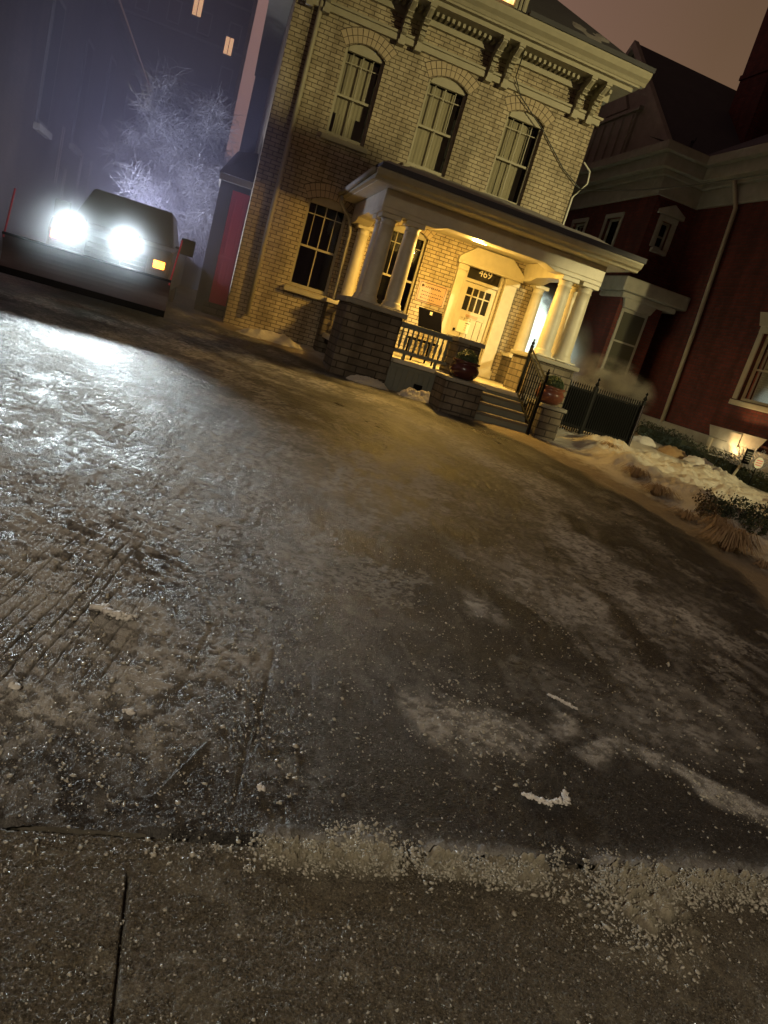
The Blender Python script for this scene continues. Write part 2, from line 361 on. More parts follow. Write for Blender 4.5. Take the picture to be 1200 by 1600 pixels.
m = mat('icy_asphalt', (.05, .05, .05), .4); k = N(m); M['ice'] = m
at = k.n('Attribute'); at.attribute_name = 'snow'; sn = at.outputs['Fac']
at2 = k.n('Attribute'); at2.attribute_name = 'verge'; vg = at2.outputs['Fac']
o = k.obj()
asph = k.mix(1, k.mix(k.noise(1.3, 5, .65), (.012, .0115, .0115), (.038, .034, .031)), k.ramp(k.noise(110, 3, .75), [(.32, (.3, .3, .3)), (.68, (1.8, 1.8, 1.8))]), 'MULTIPLY')
grit = k.ramp(k.noise(160, 2, .6), [(.45, 0.0), (.62, 1.0)])
frost = k.ramp(k.noise(34, 6, .75), [(.42, 0.0), (.62, 1.0)])
vor = k.n('TexVoronoi'); vor.inputs['Scale'].default_value = 75; k.l(o, vor.inputs['Vector'])
spots = k.ramp(vor.outputs['Distance'], [(.10, 1.0), (.22, 0.0)])
vc = k.n('SeparateColor'); k.l(vor.outputs['Color'], vc.inputs[0])
sel = k.ramp(vc.outputs[0], [(.80, 0.0), (.86, 1.0)])
grain = k.math('MULTIPLY', spots, sel)
f1 = k.math('ADD', sn, k.math('MULTIPLY', k.math('MULTIPLY', frost, grit), .16)); 
f1 = k.math('MINIMUM', k.math('ADD', f1, k.math('MULTIPLY', grain, .7)), 1)
c1 = k.mix(f1, asph, k.mix(k.noise(5, 4), (.34, .33, .31), (.50, .48, .45)))
c2 = k.mix(vg, c1, k.mix(k.noise(14, 5, .7), (.17, .13, .085), (.34, .28, .20)))
k.l(c2, k.b.inputs['Base Color'])
wet = k.ramp(k.noise(.8, 4, .6), [(.35, .26), (.65, .56)])
k.l(k.mix(f1, wet, (.8, .8, .8)), k.b.inputs['Roughness'])
k.b.inputs['Specular IOR Level'].default_value = .25
h = k.math('ADD', k.math('MULTIPLY', k.noise(90, 4, .7), 1.0), k.math('MULTIPLY', grain, .9))
h2 = k.math('ADD', h, k.math('MULTIPLY', k.noise(260, 2, .6), .6))
k.l(k.bump(h2, 1, .010), k.b.inputs['Normal'])

dv = grid_mesh('driveway', Xg, Yg, Zg, 'ice', {'snow': CM, 'verge': VG}); dv['kind'] = 'structure'

# ------------------------------------------------------------------ the pavement the camera stands on
py = np.concatenate([np.linspace(-3, .93, 30), np.linspace(.95, 1.86, 400)])[:, None]; px = np.concatenate([np.linspace(-7, -.52, 60), np.linspace(-.5, 2.9, 1400), np.linspace(2.92, 7, 60)])[None, :]
PX = px + 0*py; PY = py + 0*px
gran = .25*fbm(PX, PY, 62, 2, 5, .6)+.35*vnoise(PX*130, PY*130, 8)+.4*vnoise(PX*260, PY*260, 9); PZ = .004 + .013*(gran-.5) + .004*(fbm(PX, PY, 14, 4, 6)-.5)
jl = np.abs(PX - (.125 - .03*(PY-1.5))); joint = np.exp(-(jl/.0055)**2)*sst(1.74, 1.68, PY)
jl2 = np.abs(PX - (1.95 - .03*(PY-1.5))); joint = np.maximum(joint, np.exp(-(jl2/.006)**2)*.5)
PZ = PZ - .028*joint
lum = sst(.46, .7, fbm(PX, PY, 26, 4, 52, .62))
cw = .03 + .10*cenv(PX) + .06*sst(.4, .7, fbm(PX, PY*0, 4.2, 3, 91))*cenv(PX)
cband = sst(1.86-cw, 1.86-cw*.4, PY)*sst(.40, .6, .55*fbm(PX, PY, 8, 4, 92, .65) + .34*cenv(PX))
fan = blob(PX, PY, 1.82, 1.66, .22, .2, 0, .5)*sst(.42, .58, fbm(PX, PY, 11, 3, 93))
ridge = np.exp(-((PX - (1.9+.35*(1.7-PY)))/.02)**2)*sst(1.2, 1.6, PY)*.6
cb = np.clip(np.maximum(cband, fan) , 0, 1)
PZ = PZ + cb*(.004+.034*lum) + .006*ridge
PS = np.clip(cb*(.45+.5*lum) + .5*ridge + .15*sst(.55, .7, fbm(PX, PY, 12, 4, 94)), 0, 1)
crk = np.exp(-((PY-1.855-.006*(fbm(PX, PY, 9, 2, 14)-.5))/.008)**2); PZ = PZ - .03*crk*sst(.5, .42, cband)
m = mat('wet_gritty_concrete', (.05, .05, .05), .4); k = N(m); M['pave'] = m
at = k.n('Attribute'); at.attribute_name = 'snow'; sn = at.outputs['Fac']; o = k.obj()
base = k.mix(1, k.mix(k.noise(2.2, 5, .65), (.078, .068, .05), (.16, .14, .105)), k.ramp(k.noise(120, 3, .75), [(.32, (.25, .25, .25)), (.68, (1.9, 1.9, 1.9))]), 'MULTIPLY')
vor = k.n('TexVoronoi'); vor.inputs['Scale'].default_value = 95; k.l(o, vor.inputs['Vector'])
vc = k.n('SeparateColor'); k.l(vor.outputs['Color'], vc.inputs[0])
sp = k.math('MULTIPLY', k.ramp(vor.outputs['Distance'], [(.2, 1.0), (.38, 0.0)]), k.ramp(vc.outputs[0], [(.80, 0.0), (.86, 1.0)]))
f1 = k.math('MINIMUM', k.math('ADD', sn, k.math('MULTIPLY', sp, .6)), 1)
k.l(k.mix(f1, base, k.mix(k.noise(40, 3), (.42, .38, .28), (.55, .50, .38))), k.b.inputs['Base Color'])
k.l(k.mix(f1, k.ramp(k.noise(3, 4), [(.3, .18), (.7, .42)]), (.5, .5, .5)), k.b.inputs['Roughness'])
cell = k.math('SUBTRACT', 1, vor.outputs['Distance'])
k.l(k.bump(k.math('ADD', k.math('MULTIPLY', cell, .6), k.math('MULTIPLY', k.noise(280, 3, .75), 1.3)), 1, .010), k.b.inputs['Normal'])
pv = grid_mesh('pavement', PX, PY, PZ, 'pave', {'snow': PS}); pv['kind'] = 'structure'

# wide plain ground all round, a little lower
gx = np.array([-120, -30, -8, 10, 40, 160.])[None, :]; gy = np.array([-60, -10, .5, 1.8, 4, 8, 12, 16, 24, 60, 260.])[:, None]
g = grid_mesh('ground', gx+0*gy, gy+0*gx, gz(gy)+0*gx-.07, rough_mat('frozen_lawn', (.06, .05, .04), (.16, .14, .11), .7, .8, .6, .02, 12)); g['kind'] = 'structure'

# ------------------------------------------------------------------ snow bank on the right
bx = np.linspace(-.5, 14, 620)[None, :]; by = np.linspace(2.0, 16.6, 560)[:, None]; BX = bx+0*by; BY = by+0*bx
D = edge_dist(BX, BY) + wob(BX, BY, 1.6, .3, 101)
far = sst(13.3, 12.3, BY + .35*wob(BX, BY, 1, 1, 102) + .25*sst(8, 5, BX)*3)
hgt = sst(.7, 1.6, D)*sst(5.9, 6.8, BX - .25*(BY-9))*far
outer = sst(11.9, 10.6, BX + .45*(BY-13)*(BY < 13)*0 + wob(BX, BY, 1, .8, 103)) 
hgt = hgt*outer
lump = fbm(BX, BY, 2.1, 4, 110, .55); l2 = sst(.35, .75, fbm(BX, BY, 6.5, 4, 120, .55))
BZ = gz(BY) + .014*sst(0, .35, D) + .035*sst(0, .6, D)*(fbm(BX, BY, 11, 4, 130, .6)-.35) + hgt*(.13 + .34*(lump-.25) + .04*l2)
low = sst(.3, 0, D); BZ = np.where(D > -.02, BZ, gz(BY)-.05)
walk = blob(BX, BY, 5.5, 11.7, .9, .8, 0, .3); BZ = BZ - walk*.03
BV = np.clip(sst(.9, .25, D + wob(BX, BY, 4, .5, 131)) + .45*sst(.5, .68, fbm(BX, BY, 5, 4, 133, .6))*sst(3, 1, D), 0, 1)
m = mat('dirty_snow', (.5, .5, .5), .75); k = N(m); M['bank'] = m
at2 = k.n('Attribute'); at2.attribute_name = 'verge'; vg = at2.outputs['Fac']
snw = k.mix(k.noise(3, 5, .6), (.40, .36, .30), (.56, .52, .45))
dirt = k.mix(k.noise(11, 6, .7), (.13, .095, .06), (.33, .27, .19))
k.l(k.mix(vg, snw, dirt), k.b.inputs['Base Color'])
k.l(k.bump(k.math('ADD', k.noise(26, 5, .65), k.math('MULTIPLY', k.noise(80, 3), .6)), 1, .03), k.b.inputs['Normal'])
sb = grid_mesh('snow_bank', BX, BY, BZ, 'bank', {'verge': BV}); sb['kind'] = 'structure'

def ground_at(x, y):
    return float(gz(y))
def bank_z(x, y):
    i = int(np.clip(round((y-2.0)/14.6*559), 0, 559)); j = int(np.clip(round((x+.5)/14.5*619), 0, 619)); return float(max(BZ[i, j], gz(y)))

# loose ice crumbs, thousands of them: one object
def crumbs(name, pts, label, m='snow'):
    t = (1+5**.5)/2
    V0 = np.array([(-1, t, 0), (1, t, 0), (-1, -t, 0), (1, -t, 0), (0, -1, t), (0, 1, t), (0, -1, -t), (0, 1, -t), (t, 0, -1), (t, 0, 1), (-t, 0, -1), (-t, 0, 1)])/1.9
    F0 = np.array([(0, 11, 5), (0, 5, 1), (0, 1, 7), (0, 7, 10), (0, 10, 11), (1, 5, 9), (5, 11, 4), (11, 10, 2), (10, 7, 6), (7, 1, 8), (3, 9, 4), (3, 4, 2), (3, 2, 6), (3, 6, 8), (3, 8, 9), (4, 9, 5), (2, 4, 11), (6, 2, 10), (8, 6, 7), (9, 8, 1)])
    P = np.array(pts); n = len(P)
    V = V0[None]*(1+.35*rng.standard_normal((n, 12, 1)))*P[:, None, 3:4]
    V = V*np.array([1, 1, .7])*(1+.3*rng.standard_normal((n, 1, 3))) + P[:, None, :3]
    Fc = (F0[None] + 12*np.arange(n)[:, None, None]).reshape(-1, 3)
    me = bpy.data.meshes.new(name); me.vertices.add(n*12); me.vertices.foreach_set('co', V.astype(np.float32).ravel())
    me.loops.add(Fc.size); me.loops.foreach_set('vertex_index', Fc.astype(np.int32).ravel())
    me.polygons.add(len(Fc)); me.polygons.foreach_set('loop_start', np.arange(0, Fc.size, 3, dtype=np.int32)); me.polygons.foreach_set('use_smooth', np.ones(len(Fc), bool))
    me.update(calc_edges=True); me.materials.append(M[m]); ob = bpy.data.objects.new(name, me); col.objects.link(ob); tag(ob, label, 'ice', kind='stuff'); return ob
pts = []
def scatter(n, cx, cy, sx_, sy_, s0, s1, ang=0, flat=False):
    a = rng.standard_normal((n, 2)) if not flat else rng.uniform(-1.6, 1.6, (n, 2))
    X = cx + a[:, 0]*sx_*math.cos(ang) - a[:, 1]*sy_*math.sin(ang); Y = cy + a[:, 0]*sx_*math.sin(ang) + a[:, 1]*sy_*math.cos(ang)
    s = s0*.7 + (s1-s0)*rng.random(n)**4
    for x, y, r in zip(X, Y, s):
        if abs(y-1.8) < .09 and random.random() > float(cenv(np.array(x)))*.95+.05: continue
        if y > .9 and y < 13: pts.append((x, y, float(gz(y)) + (.004 if y > 1.86 else .008) + r*.35, r))
scatter(2600, 1.2, 1.80, .8, .03, .0015, .009); scatter(2600, 1.95, 1.75, .35, .045, .0015, .010); scatter(1500, 1.8, 1.6, .13, .1, .0015, .008)
scatter(1500, .82, 1.85, .16, .03, .002, .010); scatter(700, .86, 1.92, .07, .03, .002, .009); scatter(5500, .6, 1.45, 1.2, .32, .0012, .0045, flat=True); scatter(4000, .3, 2.7, .9, .9, .0012, .005, flat=True)
scatter(2600, 1.2, 3.4, 1.3, 1.2, .0022, .007, flat=True); scatter(1300, .9, 1.5, 1.3, .25, .002, .006, flat=True)
scatter(1200, 1.55, 2.62, .18, .2, .0015, .008); scatter(1300, -.2, 3.2, .5, .6, .002, .011); scatter(400, .55, 2.9, .2, .4, .002, .009); scatter(2500, 0, 2.4, .5, .4, .0015, .006); scatter(300, 2.7, 2.35, .3, .07, .003, .01, -.75)
scatter(900, 2.5, 6, 1.8, 2.2, .003, .008, flat=True); scatter(120, 3.0, 3.1, .5, .4, .005, .014); scatter(1200, 2.8, 3.4, .9, .9, .0025, .007, flat=True)
scatter(260, .1, 2.2, .35, .25, .003, .010)
M['slush'] = rough_mat('dirty_ice', (.44, .42, .35), (.24, .22, .18), 60, .35, .5, .004, 200)
for _ in range(190):   # clumps of frozen slush along the pavement edge
    cx_ = rng.uniform(.35, 2.7); cy_ = 1.80+rng.normal()*.035
    if random.random() > float(cenv(np.array(cx_))): continue
    R0 = rng.uniform(.008, .03)
    for _ in range(int(14+900*R0)):
        a_ = rng.standard_normal(3)*np.array([1, .7, .35])*R0; pts.append((cx_+a_[0], cy_+a_[1], .008+abs(a_[2])+R0*.2, rng.uniform(.0015, .004)+R0*.13*rng.random()**2))
crumbs('ice_crumbs', pts, 'loose ice crumbs strewn over the icy driveway and along the pavement edge', 'slush')
# bigger clods of ploughed snow one can tell apart
def clod(path, r, label):
    mb = MB(); P = [];
    for (x0, y0), (x1, y1) in zip(path, path[1:]):
        n = max(2, int(math.hypot(x1-x0, y1-y0)/(r*.55)))
        for q in range(n): P.append((x0+(x1-x0)*q/n, y0+(y1-y0)*q/n))
    pp = []
    for x, y in P:
        for _ in range(5): pp.append((x+random.uniform(-.5, .5)*r, y+random.uniform(-.5, .5)*r, float(gz(y))+.006+random.uniform(.1, .75)*r, r*random.uniform(.3, .75)))
    ob = crumbs('snow_clod', pp, label); ob['category'] = 'snow clod'; ob['kind'] = 'thing'; return ob
clod([(-.19, 3.16), (-.1, 3.12), (-.02, 3.11)], .028, 'long white clod of crusted snow lying by the tyre marks at left')
clod([(1.62, 2.20), (1.70, 2.16), (1.76, 2.18), (1.80, 2.17), (1.83, 2.25)], .015, 'thin bent worm of snow on the dark asphalt near the pavement')
clod([(2.12, 3.0), (2.2, 2.93), (2.24, 2.9)], .012, 'short stub of snow on dark ice above the frosty patch')
clod([(.02, 2.44), (.05, 2.42)], .016, 'small round lump of ice on the crusted left of the driveway')
clod([(.51, 2.1), (.53, 2.09)], .013, 'pea of ice beside the thin groove above the pavement edge')
clod([(-.38, 2.5), (-.36, 2.49)], .02, 'dark rounded lump of ice at the far left of the driveway')

# ================================================================== the buff brick house
WY = 16.0; X0, X1 = .36, 7.1
H = thing('brick_house', 'buff brick two storey house with bracketed cornice and columned porch, number 469', 'house', (3.7, 16, .7))
TF = lambda u, d, z: (u, WY + d, z)
def arch_pts(x0, x1, zs, rise, n=10):
    if rise <= 0: return [(x0, zs), (x1, zs)]
    w = (x1-x0)/2; r = (w*w+rise*rise)/(2*rise); cz = zs+rise-r; cx = (x0+x1)/2; a = math.asin(w/r)
    return [(cx+r*math.sin(t), cz+r*math.cos(t)) for t in np.linspace(-a, a, n+1)]
def wall_holes(T, x0, x1, z0, z1, ops, reveal=.14, n=10):
    mb = MB(T); xs = sorted({x0, x1, *[a for o in ops for a in o[:2]]}); zs = sorted({z0, z1, *[a for o in ops for a in (o[2], o[3]+o[4])]})
    for xa, xb in zip(xs, xs[1:]):
        for za, zb in zip(zs, zs[1:]):
            cx, cz = (xa+xb)/2, (za+zb)/2
            if any(o[0] < cx < o[1] and o[2] < cz < o[3]+o[4] for o in ops): continue
            mb.face([(xa, 0, za), (xb, 0, za), (xb, 0, zb), (xa, 0, zb)])
    for a, b, za, zb, rise in ops:
        A = arch_pts(a, b, zb, rise, n)
        if rise > 0:
            top = zb+rise
            for p, q in zip(A, A[1:]): mb.face([(p[0], 0, p[1]), (q[0], 0, q[1]), (q[0], 0, top), (p[0], 0, top)])
        loop = [(a, za)] + A + [(b, za)]
        for p, q in zip(loop, loop[1:]): mb.face([(p[0], 0, p[1]), (q[0], 0, q[1]), (q[0], reveal, q[1]), (p[0], reveal, p[1])])
        mb.face([(a, 0, za), (b, 0, za), (b, reveal, za), (a, reveal, za)])
    return mb
ops = [(1.5, 2.36, 1.9, 3.66, .13), (1.5, 2.32, 4.96, 6.58, .15), (3.28, 4.16, 4.96, 6.62, .15), (5.12, 6.0, 4.93, 6.60, .15), (3.34, 4.2, 1.8, 3.66, .13), (5.22, 6.2, 1.17, 3.62, 0)]
wl = wall_holes(TF, X0, X1, .2, 8.0, ops).build('wall', 'buff', H, fix=False)
side = MB(); side.face([(X0, WY, .2), (X0, WY, 8), (X0, 25, 8), (X0, 25, .2)]); side.face([(X1, WY, .2), (X1, 25, .2), (X1, 25, 8), (X1, WY, 8)]); side.face([(X0, 25, .2), (X1, 25, .2), (X1, 25, 8), (X0, 25, 8)])
side.build('side_wall', 'buff', H)
MB().box(X0+.03, X1-.03, 17.6, 17.7, .3, 8).box(X0+.03, X1-.03, WY+.2, 17.7, 4.3, 4.35).build('room_wall', 'dark', H)
# voussoirs over each arched opening
def voussoir(T, a, b, zs, rise, hgt=.26, m='soldier'):
    mb = MB(T); w = (b-a)/2+.02; r = (w*w+rise*rise)/(2*rise); cz = zs+rise-r; cx = (a+b)/2; an = math.asin(min(1, w/r))
    nb = int((b-a)*1.06/.078)
    for row in (0, 1):
        for i in range(nb):
            t0 = -an + 2*an*(i+.07)/nb; t1 = -an + 2*an*(i+.93)/nb; ra = r+.01+row*(hgt/2+.006); rb = ra+hgt/2-.008
            j = random.uniform(-.003, .003)
            mb.prism([(cx+ra*math.sin(t0), cz+ra*math.cos(t0)), (cx+ra*math.sin(t1), cz+ra*math.cos(t1)), (cx+rb*math.sin(t1), cz+rb*math.cos(t1)), (cx+rb*math.sin(t0), cz+rb*math.cos(t0))], -.012+j, .03)
    bk = [(p[0], p[1]) for p in arch_pts(a-.02, b+.02, zs, rise)]
    out_ = [(cx+(r+hgt+.03)*math.sin(t), cz+(r+hgt+.03)*math.cos(t)) for t in np.linspace(an, -an, 11)]
    return mb, (bk+out_)
M['mortar'] = rough_mat('mortar', (.09, .07, .045), (.13, .1, .07), 12, .9)
for a, b, z0, zs, rise in ops[:5]:
    mb, poly = voussoir(TF, a, b, zs, rise); ar = mb.build('brick_arch', 'soldier', H)
    n = len(poly)//2; mt = MB(TF)
    for i in range(10): mt.face([(poly[i][0], -.003, poly[i][1]), (poly[i+1][0], -.003, poly[i+1][1]), (poly[-i-2][0], -.003, poly[-i-2][1]), (poly[-i-1][0], -.003, poly[-i-1][1])])
    mt.build('mortar_joint', 'mortar', ar)
def sash(T, parent, a, b, za, zs, rise, label, style='prairie', m='trim', curtain=None, depth=.10, fw_=.055):
    top = zs+rise; fr = MB(T); d0, d1 = depth, depth+.06
    fr.box(a, a+fw_, d0, d1, za, top); fr.box(b-fw_, b, d0, d1, za, top); fr.box(a+fw_, b-fw_, d0, d1, za, za+fw_*1.3)
    if rise > 0:
        A = arch_pts(a, b, zs, rise); fr.prism([(a+fw_, zs-.03)] + [(b-fw_, zs-.03)] + [p for p in A[::-1]][1:-1], d0-.02, d1)
    else: fr.box(a+fw_, b-fw_, d0, d1, top-fw_, top)
    w = fr.build('window', m, parent, label=label)
    zt = zs-.03 if rise > 0 else top-fw_; zm = za + (zt-za)*.5; s = MB(T); e0, e1 = depth+.065, depth+.10; x0, x1 = a+fw_, b-fw_; cx = (x0+x1)/2; t = .012
    s.box(x0, x1, e0-.02, e1, zm-.022, zm+.022)
    if style == 'prairie':
        for x in (cx,): s.box(x-t, x+t, e0, e1-.01, zm+.022, zt); s.box(x-t, x+t, e0, e1-.01, za+.07, zm-.022)
        q = (zt-zm)*.24
        for x in (x0+(x1-x0)*.2, x0+(x1-x0)*.8): s.box(x-t*.7, x+t*.7, e0+.003, e1-.012, zm+.022, zt)
        s.box(x0, cx-t, e0+.002, e1-.012, zt-q, zt-q+.018); s.box(cx+t, x1, e0+.002, e1-.012, zt-q, zt-q+.018)
    elif style == 'cross': s.box(cx-t, cx+t, e0, e1-.01, za+.07, zt)
    s.build('sash', m, w)
    g = MB(T); g.face([(x0, e1, za+.06), (x1, e1, za+.06), (x1, e1, zt), (x0, e1, zt)]); g.build('glass', 'glass', w)
    if curtain:
        c = MB(T); segs = curtain; 
        for ca, cb_, c0, c1 in segs:
            n = 26; P0 = []; 
            for i in range(n+1):
                u = x0 + (x1-x0)*(ca + (cb_-ca)*i/n); dd = e1+.07+.004*math.sin(i*1.9)+.004*math.sin(i*.7)
                P0.append((u, dd))
            for p, q in zip(P0, P0[1:]): c.face([(p[0], p[1], za+(zt-za)*c0), (q[0], q[1], za+(zt-za)*c0), (q[0], q[1], za+(zt-za)*c1), (p[0], p[1], za+(zt-za)*c1)])
        c.build('curtain', 'curtain', w, fix=False)
        sh = MB(T); sh.face([(x0, e1+.2, za), (x1, e1+.2, za), (x1, e1+.2, zt), (x0, e1+.2, zt)]); sh.build('blind', 'blind', w, fix=False)
    return w
def sill(T, w, a, b, z, out_=.12, h=.13, m='trim'): 
    mb = MB(T); mb.hexa([(a-.09, -out_, z-h), (b+.09, -out_, z-h), (b+.09, .1, z-h), (a-.09, .1, z-h), (a-.09, -out_, z-.03), (b+.09, -out_, z-.03), (b+.09, .1, z), (a-.09, .1, z)])
    return mb.build('sill', m, w, bevel=.008)
names = ['ground floor window left of the porch, dark panes', 'upper left window with pale blind', 'upper middle window with lace curtains', 'upper right window with curtains drawn back', 'tall window behind the porch columns']
cur = [None, [(0, .86, .3, 1), (.12, .7, 0, .3)], [(0, .8, 0, 1)], [(0, .24, 0, 1), (.27, .78, 0, 1)], None]
for i, (a, b, z0, zs, rise) in enumerate(ops[:5]):
    w = sash(TF, H, a, b, z0, zs, rise, names[i], curtain=cur[i]); sill(TF, w, a, b, z0-.003)
# extra blind in upper left
# stone string course, brackets, frieze, soffit, crown
sc = MB(); sc.box(X0-.02, X1+.06, WY-.09, WY-.003, 7.0, 7.12); sc.box(X0-.02, X1+.1, WY-.13, WY-.003, 7.12, 7.17); sc.build('string_course', 'trim', H, bevel=.01)
fz = MB(); fz.box(X0-.02, X1+.08, WY-.1, WY-.003, 7.48, 7.66)
fz.build('frieze_board', 'trim', H)
sf = MB(); sf.box(X0-.5, X1+.38, WY-.72, 25.5, 7.74, 7.78); sf.box(X0-.4, X1+.3, WY-.6, WY-.1, 7.66, 7.74)
sf.build('soffit', 'trim', H)
dn_ = MB()
for i in range(60):
    x = X0 + i*.115
    if x < X1: dn_.box(x, x+.055, WY-.34, WY-.1, 7.58, 7.655)
dn_.build('dentil_course', 'trim', H)
cr = MB(); prof = [(WY-.6, 7.78), (WY-.74, 7.78), (WY-.78, 7.84), (WY-.86, 7.90), (WY-.9, 7.98), (WY-.9, 8.02), (WY-.6, 8.02)]
cr.prismx(prof, X0-.55, X1+.48); cr.box(X1+.3, X1+.478, WY-.6, 25.4, 7.8, 8.0)
cr.build('cornice', 'trim', H, bevel=.006)
def bracket(x):
    mb = MB(); w = .105
    pr = [(WY-.02, 7.0), (WY-.16, 7.0), (WY-.17, 7.1), (WY-.24, 7.13), (WY-.2, 7.22), (WY-.26, 7.36), (WY-.38, 7.44), (WY-.5, 7.52), (WY-.58, 7.57), (WY-.6, 7.66), (WY-.02, 7.66)]
    mb.prismx(pr, x-w/2, x+w/2); mb.prismx([(y-.012, z) for y, z in pr[2:-2]] + [(WY-.1, 7.6), (WY-.1, 7.15)], x-w*.22, x+w*.22)
    mb.box(x-w*.7, x+w*.7, WY-.19, WY-.02, 6.93, 7.005); mb.box(x-w*.65, x+w*.65, WY-.62, WY-.3, 7.6, 7.658)
    for z in (7.2, 7.28, 7.36, 7.44): mb.box(x-w*.6, x+w*.6, WY-.27-(z-7.2)*.6, WY-.15, z, z+.03)
    return mb
for x in (.62, .95, 2.5, 2.86, 4.44, 4.8, 6.5, 6.86): bracket(x).build('bracket', 'trim', H, bevel=.006)
# hipped roof with snow lying on it
rf = MB(); e0 = (X0-.5, WY-.86); e1 = (X1+.46, 25.6); cx = 3.7; 
A = [(e0[0], e0[1], 8.02), (e1[0], e0[1], 8.02), (e1[0], e1[1], 8.02), (e0[0], e1[1], 8.02)]; B = [(cx-.6, 19.3, 10.8), (cx+.6, 19.3, 10.8), (cx+.6, 22, 10.8), (cx-.6, 22, 10.8)]
for i in range(4): rf.face([A[i], A[(i+1) % 4], B[(i+1) % 4], B[i]])
rf.face(B); rf.face(A[::-1]); rf.build('roof', 'shingle', H)
rs = MB()
for i in range(22):
    u = i/21; x0_ = 5.3+2.4*u; 
rsx = np.linspace(5.3, 7.45, 50)[None, :]; rsy = np.linspace(15.25, 16.6, 26)[:, None]; RX = rsx+0*rsy; RY = rsy+0*rsx
zf = 8.02+(RY-15.14)*(10.8-8.02)/(19.3-15.14); zr = 8.02 + (7.56-RX)*(10.8-8.02)/(7.56-4.3)
RZ = np.minimum(zf, zr) + .05*(fbm(RX, RY, 3, 3, 200)-.35)*blob(RX, RY, 6.7, 15.8, 1.0, .45, -.2, .5)*2.2 - .02
ro = grid_mesh('roof_snow', RX, RY, RZ, 'roofsnow'); ro.parent = H; ro.location = -LOC[H.name]; 
# dormer with lit curtained window
dm = MB(); dm.box(3.40, 3.94, 15.3, 18, 7.95, 9.6).box(4.38, 4.64, 15.3, 18, 7.95, 9.6).box(3.3, 4.74, 15.2, 18, 9.4, 9.6).box(3.94, 4.38, 15.3, 15.4, 7.9, 8.06).build('dormer', 'trim', H, bevel=.01)
d2 = MB(); d2.box(4.46, 4.49, 15.27, 15.3, 8.0, 9.4).box(4.54, 4.57, 15.27, 15.3, 8.0, 9.4).box(3.94, 4.38, 15.32, 15.36, 8.5, 8.54); d2.build('dormer_trim', 'grey_trim', H)
MB().box(3.94, 4.38, 15.42, 15.45, 8.06, 9.4).build('lit_window', 'warmroom', H, label='lit attic window with patterned curtain')
MB().box(4.66, X1+.5, WY-.93, WY-.5, 8.022, 8.11).build('roof_edge', 'shingle', H)
# ---- porch
PF = 12.95  # front plane of beams
st = MB()
st.box(2.3, 3.36, PF, 13.95, .3, 1.86).build('porch_pier', 'stone', H, bevel=.02)
MB().box(2.24, 3.42, PF-.06, 14.0, 1.86, 1.96).build('pier_cap', 'grey_trim', H, bevel=.02)
MB().box(4.4, 4.86, PF-.35, 13.3, .3, 1.76).build('porch_pier', 'stone', H, bevel=.02)
MB().box(4.36, 4.9, PF-.39, 13.34, 1.76, 1.85).build('pier_cap', 'grey_trim', H, bevel=.015)
MB().box(6.06, 7.0, PF, 13.95, .3, 1.86).build('porch_pier', 'stone', H, bevel=.02)
MB().box(6.0, 7.06, PF-.06, 14.0, 1.86, 1.95).build('pier_cap', 'grey_trim', H, bevel=.02)
for xa, xb in ((2.34, 2.9), (6.7, 7.1)):
    MB().box(xa, xb, 15.5, 15.99, .5, 1.78).build('wall_pier', 'stone', H, bevel=.02)
    MB().box(xa-.04, xb+.04, 15.46, 15.99, 1.78, 1.86).build('pier_cap', 'paint', H, bevel=.01)
def column(x, y, z0=1.96, z1=3.46, r=.15):
    mb = MB(); pr = [(r*1.28, z0), (r*1.28, z0+.05), (r*1.15, z0+.07), (r*1.2, z0+.10), (r*1.02, z0+.13)]
    for i in range(9): t = i/8; pr.append((r*(1-.16*t**1.6), z0+.14+(z1-z0-.3)*t))
    pr += [(r*.95, z1-.15), (r*.86, z1-.13), (r*.86, z1-.08), (r*1.05, z1-.05)]
    mb.lathe(x, y, pr, 28); o = mb.build('column', 'paint', H, smooth=True)
    o.data.polygons.foreach_set('use_smooth', [True]*len(o.data.polygons))
    mb2 = MB(); mb2.box(x-r*1.2, x+r*1.2, y-r*1.2, y+r*1.2, z1-.05, z1+.03); mb2.build('capital', 'paint', o, bevel=.008); MB().box(x-r*1.4, x+r*1.4, y-r*1.4, y+r*1.4, z0-.0, z0+.03).build('plinth', 'paint', o, bevel=.008)
for x, y in ((2.66, 13.15), (3.12, 13.15), (2.66, 13.62), (6.3, 13.15), (6.74, 13.15), (6.74, 13.62)): column(x, y)
for x in (2.74, 6.98): column(x, 15.8, 1.86, 3.46, .14)
bm_ = MB(); xa, xb = 2.45, 6.92; zb, zt = 3.49, 3.86
bm_.box(xa, xb, PF, PF+.36, zb+.08, zt)
for s_, c_ in ((1, xa), (-1, xb)):   # haunches over the column groups
    P = [(c_, zb), (c_+s_*1.0, zb), (c_+s_*1.25, zb+.08), (c_, zb+.08)]
    bm_.prism([(u, z) for u, z in P] if s_ > 0 else P[::-1], PF, PF+.36)
for c_ in (xa, xb-.36): bm_.box(c_+.002, c_+.358, PF+.36, 15.98, zb+.06, zt-.002)
bm_.build('porch_beam', 'paint', H, bevel=.01)
for c_ in (xa, xb-.36):   # side beam arches
    ab = MB(); ab.prismx([(13.9, zb), (14.15, zb+.06), (13.3, zb+.06), (13.3, zb)], c_+.01, c_+.35); ab.build('beam_arch', 'paint', H); ab = MB(); ab.prismx([(15.98, zb-.02), (15.98, zb+.06), (15.2, zb+.06), (15.5, zb-.02)], c_+.01, c_+.35); ab.build('beam_arch', 'paint', H)
MB().box(2.2, 7.2, 12.6, 15.99, 3.862, 3.9).build('porch_ceiling', 'paint', H)
